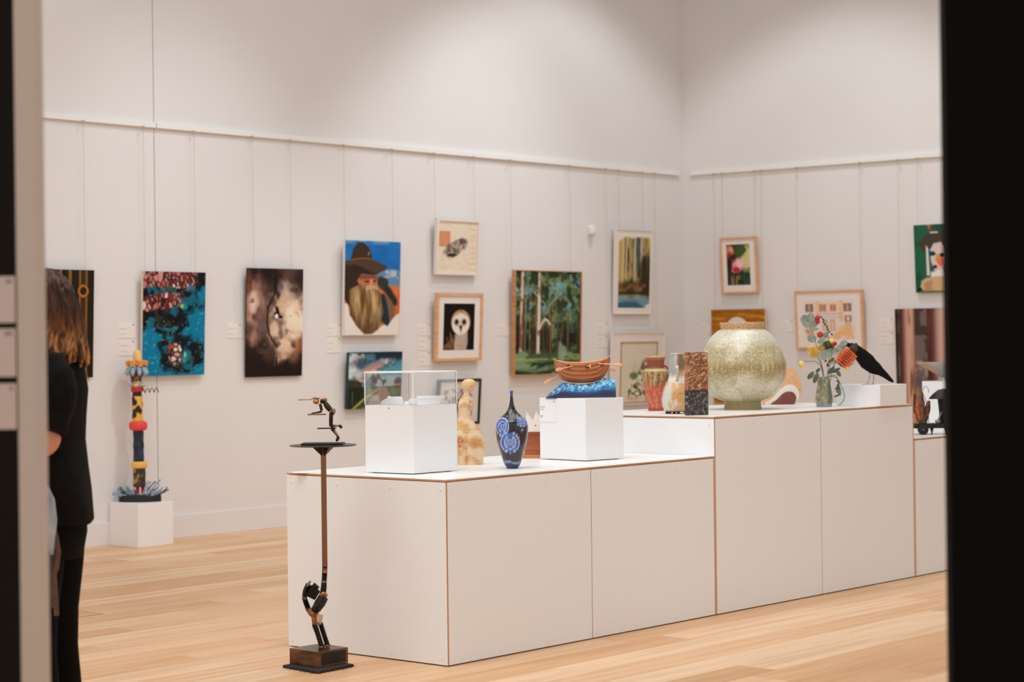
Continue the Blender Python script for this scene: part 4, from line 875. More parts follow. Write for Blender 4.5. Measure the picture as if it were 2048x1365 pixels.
lb = Loc(l.O+Vector((0, 0, .0)))
SH = [(1107.8, 720), (1113, 721.6), (1125, 724), (1145, 726), (1165, 726.3), (1185, 724.6), (1203, 720.8), (1213, 717), (1219, 713.7)]
KE = [(1107.8, 721), (1109.5, 733), (1113, 743), (1124.5, 760), (1140, 765), (1162, 766.5), (1185, 765), (1200, 760), (1209, 753), (1217, 737), (1219.6, 724), (1219.3, 714.5)]
def resample(P, n):
    P = np.array([(q(x, y).x, q(x, y).z) for x, y in P]); d = np.r_[0, np.cumsum(np.hypot(*np.diff(P, axis=0).T))]; d /= d[-1]; tt = np.linspace(0, 1, n)
    return np.stack([np.interp(tt, d, P[:, 0]), np.interp(tt, d, P[:, 1])], 1)
NS = 41; S_, K_ = resample(SH, NS), resample(KE, NS); kb = K_[:, 1].min()
tb = thing('rowing_boat', 'small wooden clinker rowing boat riding on the blue wave', 'boat', l.O+Vector((0, 0, kb)))
off = Vector((0, 0, kb)); tt = np.linspace(-1, 1, NS); beam = .055*(1-np.abs(tt)**2.4)**.75
m_strake = mat('boat_planks', (164, 92, 48), .4, c2=(142, 74, 36), scale=10, stretch=(1, 6, 8)); m_strake2 = mat('boat_planks_light', (200, 128, 80), .4, c2=(184, 110, 64), scale=10, stretch=(1, 6, 8)); m_oar = mat('oar_wood', (226, 168, 122), .45)
def hullp(i, qv, side, out=0.0):
    x = S_[i, 0]*(1-qv)+K_[i, 0]*qv; z = S_[i, 1]*(1-qv)+K_[i, 1]*qv; yb = beam[i]*max(0, math.cos(qv*math.pi/2))**.62
    return Vector((x, side*(yb+out*(1 if yb > .002 else .3)), z))-off
NSTR = 9
for side in (-1, 1):
    for k in range(NSTR):
        qa, qb = k/NSTR, min(1, (k+1.12)/NSTR); V = []; F = []
        for i in range(NS):
            V += [hullp(i, qa, side, .0004), hullp(i, qb, side, .0034), hullp(i, qb, side, -.0006), hullp(i, qa, side, -.0012)]
        for i in range(NS-1):
            for j_ in range(4): F.append((i*4+j_, i*4+(j_+1) % 4, i*4+4+(j_+1) % 4, i*4+4+j_))
        F += [(0, 1, 2, 3), ((NS-1)*4+3, (NS-1)*4+2, (NS-1)*4+1, (NS-1)*4)]
        b = MB(); b.add(V, F); b.build('plank', m_strake if k % 2 else m_strake2, tb, smooth=True, sharp=50)
for side in (-1, 1):
    b = MB(); b.tube([hullp(i, 0, side, .001)+Vector((0, 0, .001)) for i in range(NS)], .0022, 6); b.build('gunwale', m_oar, tb, smooth=True)
b = MB(); b.tube([Vector((K_[i, 0], 0, K_[i, 1]))-off+Vector((0, 0, .001)) for i in range(NS)], .0022, 6); b.build('keel', m_strake, tb, smooth=True)
m_dark = mat('dark_leather', (92, 46, 26), .5)
for side in (-1, 1):
    for px in (1140, 1172, 1201):
        P = q(px, 733 if px < 1190 else 728); i = int(np.argmin(abs(S_[:, 0]-P.x))); qv = (S_[i, 1]-P.z)/(S_[i, 1]-K_[i, 1]+1e-6); H_ = hullp(i, min(max(qv, .1), .4), side, .003)
        b = MB(); R_ = .0105
        b.tube([H_+Vector((R_*.72*math.cos(a), side*.001, R_*.72*math.sin(a))) for a in np.linspace(0, 2*math.pi*.97, 14)], .0038, 8); b.build('oar_port', m_dark, tb, smooth=True)
def oar(A, B, blade):
    o1 = Vector(A)-off; o2 = Vector(B)-off; d_ = (o2-o1).normalized(); b = MB(); b.tube([o1, o2-d_*blade*.5], .0028, 8)
    b.tube([o2-d_*blade*1.15, o2-d_*blade*.7, o2-d_*blade*.25, o2], [.003, .0085, .0085, .004], 10, flat=(1, .28)); b.build('oar', m_oar, tb, smooth=True)
oar(q(1146, 732.5, -.05), q(1111, 741, -.10), .04); oar(q(1172, 732, -.045), q(1181.5, 733, -.13), .03); oar(q(1196, 727.5, -.045), q(1244, 730.5, -.09), .045)
oar(q(1140, 738, .045), q(1088, 768, .11), .045); oar(q(1172, 733, .05), q(1172, 742, .13), .04); oar(q(1200, 729, .045), q(1232, 742, .10), .04)

# ================================================================== POTS ON THE TALL PLINTH
def pot(name, label, l, pts, colfn, m=None, seg=96, sharp=60, n=6):
    t = thing(name, label, 'vase', l.O); b = MB(); b.lathe(prof_px(smooth_prof(pts, n), l.s), seg); o = b.build('body', m or m_satin, t, smooth=True, sharp=sharp); paint(o, colfn); return t
l = base_loc(1313, 822.6, ZT2, 14); s1 = l.s
def redvase(x, y, z):
    X, Z = x*s1, z*s1; th = np.arctan2(x, -y); n = fbm(th*4+9, Z*.08, 3); n2 = fbm(th*9+5, Z*.35, 7); dr = fbm(th*16+20, Z*.06, 11)
    c = lerp((176, 76, 52), (196, 106, 80), sst(.4, .65, n)); c = lerp(c, (214, 156, 132), sst(.58, .7, n2)*.5*(Z < 45)); c = lerp(c, (150, 58, 36), (Z < 6)*.7)
    up = sst(48, 53, Z); c = lerp(c, (150, 96, 58), up*.8); c = lerp(c, (178, 152, 102), up*(1-sst(82, 86, Z))*sst(.42, .55, dr)); c = lerp(c, (86, 58, 32), up*(1-sst(80, 84, Z))*sst(.56, .62, fbm(th*18, Z*.07, 17))*.8); c = lerp(c, (186, 172, 126), sst(78, 80, Z)*(1-sst(83, 85, Z))); c = lerp(c, (128, 64, 40), sst(85, 87, Z)*(1-sst(100, 104, Z))*.8); return lerp(c, (206, 178, 160), sst(105, 108, Z)*.8)
t = pot('vase', 'red and ochre shouldered clay vase, leftmost on the tall plinth', l, [(14.5, 0), (15.5, 1.5), (18, 14), (20.2, 27), (23, 45), (26, 62), (26.6, 70), (25.4, 79), (21, 84.5), (17.6, 86.5), (17.2, 92), (17.8, 97), (19.4, 104), (21.2, 108), (20, 109), (17, 100), (15.5, 90)], redvase)
m_clayh = mat('dark_red_clay', (120, 58, 42), .5, c2=(166, 92, 66), scale=40)
for sg_ in (-1, 1):
    b = MB(); b.tube([(sg_*(17.5+6*math.sin(a))/s1, -.01*sg_, (86.5+5*math.cos(a)-2)/s1) for a in np.linspace(-.2, math.pi*1.05, 12)], 2.2/s1, 8); b.build('loop_handle', m_clayh, t, smooth=True)

l = base_loc(1356.5, 828.5, ZT2, 20); s2 = l.s
def jug(x, y, z):
    X, Z = x*s2, z*s2; th = np.arctan2(x, -y); n = fbm(th*3+9, Z*.05, 23); n2 = fbm(th*8+5, Z*.3, 27)
    c = lerp((206, 204, 192), (206, 160, 104), sst(.38, .6, n+.35*np.exp(-((X-10)/18)**2)*(Z < 62)-.1)); c = lerp(c, (196, 126, 66), sst(.5, .7, n2)*(Z < 45)*.5*(X > -15)); c = lerp(c, (96, 66, 44), sst(80, 95, Z)*sst(-8, 8, X+6*(n-.5))*.75); c = lerp(c, (150, 158, 160), sst(70, 85, Z)*sst(2, -8, X)*.8); c = lerp(c, (226, 226, 220), np.exp(-((Z-70)/6)**2)*.7); c = lerp(c, (66, 48, 38), 1-sst(3, 8, Z)); return lerp(c, (214, 196, 176), sst(117, 119, Z)*.7)
t = pot('jug', 'cream and amber gourd shaped clay jug on dark feet', l, [(16, 4), (24, 5), (29, 14), (31, 25), (30, 38), (27, 49.5), (21, 62), (16.6, 72), (16, 80), (16.4, 91), (15.4, 104), (13, 114), (12.6, 117), (13.4, 120), (12, 120.5), (11, 112)], jug)
m_foot = mat('burnt_clay', (52, 38, 32), .6)
for a in (-2.5, -1.57, -.6, .6, 1.8, 2.9):
    b = MB(); b.tube([(20*math.cos(a)/s2, 20*math.sin(a)/s2, 6/s2), (21*math.cos(a)/s2, 21*math.sin(a)/s2, 2.5/s2), (21.5*math.cos(a)/s2, 21.5*math.sin(a)/s2, 0)], [5/s2, 3.4/s2, 2.8/s2], 8); b.build('foot', m_foot, t, smooth=True)
b = MB(); b.tube([(-1/s2, -16/s2, 92/s2), (-1/s2, -20/s2, 90/s2), (-.5/s2, -20.5/s2, 82/s2), (-1/s2, -18/s2, 72/s2), (-1.5/s2, -19/s2, 66/s2)], [2.6/s2, 2.8/s2, 2.2/s2, 2.2/s2, 2.8/s2], 10); b.build('handle', mat('cream_clay', (206, 190, 160), .45, c2=(176, 146, 104), scale=60), t, smooth=True)
b = MB(); b.ell((-1/s2, -18.5/s2, 93/s2), (3.4/s2, 2.5/s2, 4/s2)); b.build('handle_boss', mat('pale_glaze', (214, 210, 200), .4), t, smooth=True)

# slab vase
P = hit_z(1375.5, 831.7, ZT2); P2 = hit_z(1417, 829.3, ZT2); ang = ROTZ+.42; wd = 41.5/Loc((P.x, P.y, ZT2)).s/math.cos(.42+.09)
lS = Loc((P.x, P.y, ZT2)); hS = lS.p(1376, 705.5).z
t = thing('slab_vase', 'tall rectangular bark textured slab vase, rust above and charcoal below', 'vase', (P.x, P.y, ZT2), ang)
nz_, nx_ = 120, 40; V = []; F = []; per = [(x, 0) for x in np.linspace(0, wd, nx_+1)]+[(wd, y_) for y_ in np.linspace(0, .03, 9)[1:]]+[(x, .03) for x in np.linspace(wd, 0, nx_+1)[1:]]+[(0, y_) for y_ in np.linspace(.03, 0, 9)[1:-1]]
npr = len(per)
for i in range(nz_+1):
    z = hS*i/nz_
    for k, (x, y_) in enumerate(per):
        g = (float(fbm(x*180+z*60, z*160-x*90, 5))-.5)*.006; V.append((x, y_+(g if y_ < .001 else (-g if y_ > .0299 else 0)), z+.002*math.sin(x*90)*(i == nz_)))
for i in range(nz_):
    for k in range(npr): F.append((i*npr+k, i*npr+(k+1) % npr, (i+1)*npr+(k+1) % npr, (i+1)*npr+k))
F.append(tuple(range(npr-1, -1, -1)))
b = MB(); b.add(V, F); b.box((.006, .006, hS-.02), (wd-.006, .024, hS-.018)); o = b.build('body', m_dry, t, smooth=True, sharp=50)
def bark(x, y, z):
    h = z/hS; n = fbm(x*90+z*50+y*40, z*110-x*60, 31); n2 = fbm(x*45+9+z*12, z*230-x*(60+120*(h < .62)), 33); n3 = fbm(x*220, z*60+x*40, 35)
    up = sst(.36, .42, h+(n-.5)*.05); c = lerp((62, 54, 50), (140, 84, 54), up); c = lerp(c, (206, 164, 124), up*sst(.54, .62, n2)); c = lerp(c, (86, 48, 32), up*sst(.58, .68, n)*.8); c = lerp(c, (132, 118, 108), (1-up)*sst(.56, .64, n3)); c = lerp(c, (34, 28, 26), (1-up)*sst(.56, .66, n)*.8+np.exp(-((h-.39)/.02)**2)*.7); e = np.minimum(x, wd-x); return lerp(c, (176, 120, 84), (e < .006)*up*.6)
paint(o, bark)

# moon jar
l = base_loc(1490, 820.5, ZT2, 37); s3 = l.s
def moon(x, y, z):
    X, Z = x*s3, z*s3; th = np.arctan2(x, -y); n = fbm(th*2.5+9, Z*.03, 41); sp = vnoise(th*95+3, Z*1.25, 43); sp2 = vnoise(th*80+30, Z*1.05, 44); n3 = fbm(th*14, Z*.02, 47); n4 = fbm(th*6+4, Z*.09, 49)
    c = lerp((178, 166, 130), (204, 194, 166), sst(.4, .62, n)); band = np.exp(-((Z-84-14*(n-.5))/17)**2); c = lerp(c, (148, 126, 78), band*.85); c = lerp(c, (196, 184, 136), band*sst(.52, .62, n3)*.7*(np.abs(th) > .3)); c = lerp(c, (216, 214, 200), sst(120, 142, Z)*.75); c = lerp(c, (208, 206, 190), np.exp(-((Z-45)/16)**2)*sst(.4, .6, n4)*.6)
    c = lerp(c, (232, 226, 200), sst(.70, .84, sp)*.6); c = lerp(c, (116, 98, 50), sst(.76, .84, sp2)*.55); c = lerp(c, (140, 116, 64), (Z < 17)*.7); c = lerp(c, (206, 170, 130), sst(158.5, 160, Z)); c = lerp(c, (128, 92, 56), sst(158.5, 160, Z)*sst(.68, .75, sp2)); return c
t = pot('round_jar', 'big round moss green speckled jar with a short flared collar', l, [(36.5, 0), (37.8, 1), (36.6, 9), (37, 15.5), (41, 18), (53.5, 23), (66.7, 33), (78.3, 48), (85, 64.5), (87.5, 86), (83.3, 104.5), (73.3, 128), (60, 147.5), (47.5, 158), (42.3, 160.2), (42.6, 164), (44, 172.5), (42.5, 173.5), (40.5, 165), (40, 158)], moon, vmat('celadon_glaze', .3, coat=.35, bump=.12, scale=140), 330, n=13)

# layered arch sculpture behind the jar
P = hit_z(1572, 809, ZT2); l = Loc((P.x, P.y, ZT2)); s4 = l.s
t = thing('arch_sculpture', 'pebble shaped sculpture with tan, white and brown speckled layers, behind the jar', 'sculpture', l.O)
def cat_px(pts): return [(l.p(x, y).x, max(l.p(x, y).z-l.p(1572, 809).z, 0)) for x, y in pts]
def splinec(P, n=5):
    P = [np.array(p, float) for p in P]; out = []; N_ = len(P)
    for i in range(N_):
        p0, p1, p2, p3 = P[i-1], P[i], P[(i+1) % N_], P[(i+2) % N_]
        for k in range(n):
            t_ = k/n; out.append(tuple(.5*((2*p1)+(-p0+p2)*t_+(2*p0-5*p1+4*p2-p3)*t_**2+(-p0+3*p1-3*p2+p3)*t_**3)))
    return out
outer = [(1520, 806), (1530, 790), (1543, 765), (1556, 745), (1570, 735.5), (1585, 738), (1596, 752), (1601, 772), (1599, 790), (1592, 802), (1583, 808.5), (1545, 809)]
white = [(1527, 808.5), (1545, 795), (1560, 778), (1573, 770.5), (1586, 771), (1595, 781), (1597, 792), (1592, 803), (1583, 809), (1550, 809.3)]
brown = [(1540, 809), (1552, 799), (1563, 788), (1573, 783.5), (1584, 785), (1590, 794), (1588, 804), (1581, 809), (1560, 809.3)]
for nm, pl, y0, y1, mm in (('outer_layer', outer, -.035, .035, mat('tan_clay', (226, 176, 132), .6, c2=(214, 160, 114), scale=30)), ('white_layer', white, -.042, .042, mat('white_clay', (226, 216, 206), .5)), ('brown_core', brown, -.05, .05, mat('speckled_brown_clay', (128, 72, 58), .5, c2=(112, 58, 46), scale=150))):
    b = MB(); b.prism([(x, max(z, 0)) for x, z in splinec(cat_px(pl))], y0, y1); b.build(nm, mm, t, bevel=.004, smooth=True)
# ================================================================== FLOWERS IN A GLASS BOTTLE
def z8(x, y): return 1560+x/4.874, 610+y/4.874
l = base_loc(1650.5, 814.6, ZT2, 14); s = l.s
t = thing('bottle', 'patterned grey-green glass bottle holding the flower stems', 'bottle', l.O)
b = MB(); b.lathe(prof_px(smooth_prof([(14, 0), (15.2, 1), (17.4, 12), (16.6, 24), (13.8, 40), (11.6, 54), (10.6, 57.5), (10.2, 59.5), (9.2, 59.8), (9, 57), (12, 40), (15, 20), (15, 10), (10, 3), (0.01, 2.5)], 7), s), 96); o = b.build('glass_body', vmat('painted_bottle', .15, coat=.6), t, smooth=True)
def bot(x, y, z):
    X, Z = x*s, z*s; n = fbm(X*.16+9, Z*.16, 3); n2 = fbm(X*.3, Z*.12+y*9, 5); c = lerp((120, 118, 92), (160, 158, 136), sst(.4, .6, n)); c = lerp(c, (176, 136, 62), sst(.55, .63, n2)*(Z > 6)*(Z < 36)); c = lerp(c, (118, 138, 160), sst(.58, .66, n)*(Z < 42)*.8); c = lerp(c, (66, 70, 46), sst(3, 9, X+4*(n2-.5))*(Z > 8)*.7); return lerp(c, (86, 92, 66), sst(.6, .7, n2)*(Z > 36))
paint(o, bot)
tf = thing('flower_bunch', 'bunch of dried gum leaves, orange and yellow banksias and red blossoms', 'flowers', l.O)
m_stem = mat('green_stem', (92, 100, 66), .7, c2=(66, 74, 48), scale=60); m_leafA = mat('grey_gum_leaf', (158, 170, 158), .7, c2=(122, 140, 126), scale=40); m_leafB = mat('dark_gum_leaf', (104, 114, 88), .6, c2=(72, 84, 60), scale=40)
m_orange = mat('orange_banksia', (240, 146, 98), .8, c2=(226, 116, 70), scale=120); m_yel = mat('yellow_banksia', (240, 208, 122), .8, c2=(222, 184, 92), scale=120); m_red = mat('red_blossom', (206, 52, 56), .7, c2=(166, 30, 44), scale=120); m_lemon = mat('lemon_bud', (232, 206, 112), .6); m_brown = mat('seed_pod_brown', (80, 56, 40), .7, c2=(54, 38, 28), scale=60)
def f8(x, y, d=0): return l.p(*z8(x, y), d)
NECK = f8(440, 715, 0)
def stem(pts, r=.0016, mm=None, d=0):
    P = [f8(x, y, dd) for x, y, dd in pts]; Q = []
    for i in range(len(P)-1):
        for k in range(4):
            p0, p1, p2, p3 = P[max(i-1, 0)], P[i], P[i+1], P[min(i+2, len(P)-1)]; u = k/4
            Q.append(.5*((2*p1)+(p2-p0)*u+(2*p0-5*p1+4*p2-p3)*u*u+(3*p1-p0-3*p2+p3)*u**3))
    Q.append(P[-1]); b = MB(); b.tube(Q, r, 6); b.build('stem', mm or m_stem, tf, smooth=True)
for pts in ([(440, 980, 0), (430, 700, 0), (370, 450, -.02), (320, 280, -.02), (275, 180, -.01)], [(450, 980, .01), (460, 700, .02), (480, 480, .03), (460, 240, .03), (405, 115, .03)], [(430, 970, 0), (420, 690, -.01), (390, 560, -.02), (345, 480, -.02)],
            [(460, 960, 0), (480, 690, 0), (540, 570, -.02), (600, 530, -.03)], [(440, 960, -.01), (415, 660, -.02), (360, 560, -.04), (250, 552, -.05), (170, 556, -.06)], [(470, 950, 0), (500, 680, .01), (580, 480, .02), (660, 380, .03)], [(455, 960, .01), (470, 700, .01), (500, 520, .0), (515, 400, .0)]): stem(pts)
def leaf(x, y, rx, ry, rot=0, d=0, tilt=0.3, mm=None, name='leaf'):
    P = f8(x, y, d); M = Matrix.Rotation(rot, 3, 'Y')@Matrix.Rotation(tilt, 3, 'Z'); k = 4.874*s
    b = MB(); n = 12; V = [P+M@Vector((0, .0004, 0))]; F = []
    for j_ in range(n):
        a = 2*math.pi*j_/n; V.append(P+M@Vector((rx/k*math.cos(a), .0015*math.cos(2*a), ry/k*math.sin(a))))
    V.append(P+M@Vector((0, .0026, 0)))
    for j_ in range(n): F += [(0, 1+j_, 1+(j_+1) % n), (n+1, 1+(j_+1) % n, 1+j_)]
    b.add(V, F); b.build(name, mm or m_leafA, tf)
for a in ((245, 145, 52, 48, .2, -.03), (300, 115, 40, 38, -.3, -.02), (320, 180, 55, 42, .4, -.02), (255, 190, 45, 30, .3, -.035), (310, 330, 50, 40, .1, -.03), (408, 350, 55, 26, -.5, -.03), (340, 240, 40, 16, -.1, -.02), (425, 495, 58, 42, -.3, -.05), (480, 470, 40, 45, .4, -.04), (270, 262, 32, 16, .5, -.03), (620, 375, 45, 28, -.5, -.03), (590, 410, 60, 26, -.4, -.035), (545, 455, 40, 24, -.7, -.035), (445, 295, 30, 34, .3, 0), (520, 560, 60, 14, -.35, -.04)): leaf(*a[:4], a[4], a[5], .35)
for a in ((300, 690, 48, 24, -.9, -.04), (350, 715, 56, 26, -1.2, -.045), (370, 640, 30, 16, -.8, -.03), (490, 560, 60, 18, -.9, -.01), (570, 670, 36, 20, 1.0, -.02), (545, 640, 50, 16, -.5, -.01), (575, 830, 60, 18, 1.4, -.03), (560, 885, 40, 10, -.4, -.03), (470, 400, 60, 50, .4, .0), (500, 640, 46, 22, -.8, -.02)): leaf(*a[:4], a[4], a[5], -.3, m_leafB)
stem([(500, 700, -.02), (560, 720, -.05), (620, 850, -.06), (625, 920, -.06), (575, 985, -.055)], .0022, m_leafB); stem([(485, 700, 0), (540, 690, -.02), (575, 760, -.03), (575, 860, -.03)], .002, m_leafB)
for k in range(9): leaf(560+12*math.sin(k), 740+k*17, 16, 8, .6 if k % 2 else -.6, -.035, .2, m_leafB)
for k in range(8): leaf(400+k*14+6*math.sin(k*2), 120+k*24, 16, 9, .9 if k % 2 else -.4, .03, .2, m_leafB)
def brush(cx, cy, ax, ay, wide, mm, rows, d, rs):
    """banksia: rows of short bristles round a core along an axis"""
    rn = random.Random(rs); A, B = f8(cx-ax, cy-ay, d), f8(cx+ax, cy+ay, d); k = 4.874*s; W = wide/k; ax_ = (B-A).normalized(); u = ax_.cross(Vector((0, 1, 0))).normalized(); v = ax_.cross(u)
    b = MB(); b.tube([A, A.lerp(B, .15), A.lerp(B, .85), B], [W*.4, W*.62, W*.62, W*.4], 12); b.build('banksia_core', m_brown if mm is m_orange else m_yel, tf, smooth=True)
    b = MB()
    for r in range(rows):
        P = A.lerp(B, (r+.5)/rows)
        for j_ in range(34):
            an = 2*math.pi*(j_+rn.random()*.6)/34; q_ = u*math.cos(an)+v*math.sin(an); L_ = W*(.92+rn.random()*.26)*(0.72+.34*math.sin(math.pi*(r+.7)/(rows+.4))); T_ = ax_*((B-A).length/rows*(.20+.16*rn.random()))
            tip = P+q_*L_+ax_*((B-A).length/rows*.3); root = P+q_*W*.5; side = ax_.cross(q_)*W*.07; b.add([root-T_-side, root+T_-side, root+T_+side, root-T_+side, tip-T_*.9, tip+T_*.9], [(0, 1, 5, 4), (2, 3, 4, 5), (1, 2, 5), (3, 0, 4), (0, 3, 2, 1)])
    b.build('banksia_head', mm, tf)
brush(642, 525, 62, -62, 74, m_orange, 7, -.05, 1); brush(325, 455, 18, 55, 48, m_yel, 6, -.03, 2); brush(400, 420, 20, -18, 30, m_yel, 3, -.01, 3)
def pom(x, y, r, mm, d=0, rs=0, name='blossom'):
    P = f8(x, y, d); k = 4.874*s; b = MB(); b.ell(P, (r/k, r/k*.9, r/k), seg=14, rings=10, noise=.25, rs=rs); b.build(name, mm, tf, smooth=True)
for i_, a in enumerate(((365, 130, 26), (368, 165, 22), (390, 292, 30), (530, 378, 24), (445, 548, 12))): pom(*a, m_red, -.02, i_)
for a in ((505, 350, 24), (208, 580, 32), (655, 612, 26)): pom(*a, m_lemon, -.06, 9, 'bud')
pom(715, 430, 42, m_brown, -.02, 4, 'seed_pod'); pom(735, 400, 26, m_brown, -.02, 5, 'seed_pod'); pom(475, 400, 40, mat('green_brown_pod', (74, 64, 42), .7), .01, 6, 'seed_pod')

# ================================================================== BLACK BIRD
zb3 = ZT2+h3+.0004
l = Loc((c3.x, c3.y, zb3)); l = Loc(l.O+RGT*l.p(1740, 769).x-FWD*.02); s = l.s
t = thing('bird_sculpture', 'black wooden crow standing on thin wire legs, tail pointing down right', 'sculpture', l.O)
m_crow = mat('black_carved_wood', (15, 13, 12), .7, spec=.15, bump=.3, scale=40); f = lambda x, y, d=0: l.p(*z8(x, y), d)
ps = [(640, 400), (690, 395), (735, 430), (790, 490), (850, 555), (920, 620), (985, 655), (1030, 690), (1075, 730), (1104, 753)]; rr = [3, 26, 46, 68, 80, 62, 40, 30, 20, 10]
k = 4.874*s
b = MB(); b.tube([f(*p) for p in ps], [r/k for r in rr], 20, flat=(1, .8)); b.build('body', m_crow, t, smooth=True, sharp=180)
b = MB(); b.tube([f(700, 400), f(660, 385), f(600, 395), f(572, 412)], [20/k, 17/k, 9/k, 2/k], 12); b.build('beak', m_crow, t, smooth=True)
for sd, a in ((-1, [(770, 440), (850, 520), (950, 600), (1040, 680)]), (1, [(770, 440), (850, 520), (950, 600), (1040, 680)])):
    b = MB(); b.tube([f(x, y, sd*.033*(1-.5*i/3)) for i, (x, y) in enumerate(a)], [18/k, 44/k, 34/k, 8/k], 12, flat=(1, .35)); b.build('wing', m_crow, t, smooth=True)
m_leg = mat('rusty_wire', (84, 62, 48), .5)
for a, d in (([(872, 650), (874, 705), (862, 740), (852, 775)], -.012), ([(912, 655), (914, 710), (908, 745), (905, 775)], .012)):
    P = [f(x, y, d) for x, y in a]; P[-1].z = 0; b = MB(); b.tube(P, [.0016, .0016, .0014, .0014], 8); b.ell(P[1], (.003, .003, .003)); b.build('leg', m_leg, t, smooth=True)
b = MB(); b.lathe([(.036, 0), (.036, .0015), (.034, .002)], 32, (f(862, 775).x, 0, 0), sy=.6); b.build('foot_plate', m_leg, t)

# ================================================================== THINGS ON THE FAR RIGHT PLINTH
m_iron = mat('black_iron', (30, 25, 22), .5, metal=.3, bump=.2, scale=60); m_rust = mat('rusty_scrap', (126, 84, 58), .55, metal=.4, c2=(64, 42, 30), scale=50); m_steel = mat('bare_steel', (170, 164, 156), .3, metal=.8, c2=(120, 112, 104), scale=20); m_copper = mat('orange_copper', (206, 110, 66), .4, metal=.5, c2=(166, 78, 44), scale=40)
P = hit_z(1858, 869, ZT3); l = Loc((P.x, P.y, ZT3)); s = l.s; k = 4.874*s
f = lambda x, y, d=0: l.p(*z8(x, y), d); g0 = f(1480, 1265).z
def fz(x, y, d=0): v = f(x, y, d); v.z = max(v.z-g0, 0); return v
t = thing('scrap_trolley', 'black scrap iron trolley sculpture with a wheel and welded parts', 'sculpture', l.O)
A, B = fz(1290, 1215), fz(1790, 1160)
b = MB(); b.box((A.x, -.06, fz(1400, 1205).z), (B.x, .06, fz(1400, 1160).z)); b.build('deck', m_iron, t, bevel=.004)
for x in (1395, 1720):
    for d in (-.07, .06):
        c_ = fz(x, 1215, d); r_ = 52/k; c_.z = max(r_, c_.z); b = MB()
        pr = [(.0, -.008), (r_*.8, -.008), (r_, -.006), (r_, .006), (r_*.8, .008), (.0, .008)]
        m_ = MB(); m_.lathe([(a, z) for a, z in pr], 32); m_.v = [(v[0]+c_.x, v[2]+c_.y, v[1]+r_+.0002) for v in m_.v]; w_ = m_.build('wheel', m_iron, t, smooth=True)
        m_ = MB(); m_.ell((c_.x, c_.y-.009, r_), (.004, .003, .004)); m_.build('axle_nut', m_steel, w_, smooth=True)
for x in (1480, 1620):
    b = MB(); a = fz(x, 1205, -.04); b.lathe([(.006, 0), (.004, .01), (.012, a.z)], 12, (a.x, a.y, 0)); b.build('foot', m_iron, t, smooth=True)
rn = random.Random(4)
for j_ in range(22):
    x0 = 1340+rn.random()*110; x1 = x0+rn.uniform(-35, 25); y1 = rn.uniform(850, 960); d = rn.uniform(-.05, .03)
    b = MB(); b.tube([fz(x0*.4+1395*.6, 1158, d), fz((x0+x1)/2+rn.uniform(-12, 12), 1020, d), fz(x1, y1, d)], [.010, .016, .005], 6, flat=(1, .5)); b.build('metal_shard', (m_rust, m_rust, m_steel, m_iron)[j_ % 4] if j_ % 6 else m_copper, t)
b = MB(); b.tube([fz(1395+30*math.cos(a)+25, 860-62*math.sin(a)) for a in np.linspace(0, math.pi, 12)]+[fz(1450, 1000), fz(1448, 1150)], .0022, 6); b.build('wire_loop', m_steel, t, smooth=True)
b = MB(); c_ = fz(1600, 920); b.lathe([(.0, 0), (150/k, 0), (148/k, 8/k), (110/k, 48/k), (60/k, 88/k), (0.001, 100/k)], 32, (c_.x, 0, c_.z), sy=.6); b.build('dome', m_iron, t, smooth=True)
b = MB(); c_ = fz(1620, 1160); b.tube([(c_.x, 0, c_.z), (c_.x-.01, 0, (c_.z+fz(1600, 940).z)/2), (fz(1600, 940).x, 0, fz(1600, 920).z+.004)], [.05, .04, .05], 14, flat=(.8, 1)); b.build('barrel', m_iron, t, smooth=True)
b = MB(); b.ell(fz(1540, 1140, -.05), (.018, .014, .012)); b.tube([fz(1540, 1140, -.05), fz(1560, 1080, -.05), fz(1575, 1050, -.05)], [.006, .004, .006], 8); b.build('steel_bracket', m_steel, t, smooth=True)
P = hit_z(1842, 853, ZT3); l2 = Loc((P.x, P.y, ZT3)+Vector((0, 0, 0)) if False else Vector((P.x, P.y, ZT3))+FWD*.25-RGT*.03)
t = thing('copper_ornament', 'crumpled orange copper ornament partly hidden behind the scrap trolley', 'sculpture', l2.O)
b = MB(); rn = random.Random(7)
for j_ in range(7):
    b = MB(); z = .008+j_*.013; b.rbox((rn.uniform(-.008, .008), rn.uniform(-.01, .01), z), (.034-.002*j_, .03, .0055), Matrix.Rotation(rn.uniform(-.5, .5), 3, 'Z')); b.build('folded_plate', m_copper, t, bevel=.002)
# metal bowl on the far pedestal
zb5 = ZT3+h5+.0004; O5 = Vector((c5.x, c5.y, zb5)); l = Loc(O5); s = l.s
xo = l.p(1890, 760).x; l = Loc(O5+RGT*min(max(xo, -.03), .03)); 
t = thing('metal_bowl', 'wide shallow silver metal bowl on a narrow foot at the far right', 'bowl', l.O)
b = MB(); b.lathe([(14/s, 0), (13/s, 3/s), (11/s, 7/s), (16/s, 12/s), (32/s, 22/s), (56/s, 35.5/s), (57.5/s, 36.5/s), (56/s, 37/s), (30/s, 25/s), (12/s, 15/s), (.001, 13/s)], 64); b.build('bowl_body', mat('hammered_silver', (188, 184, 176), .28, metal=.85, bump=.3, scale=60), t, smooth=True)

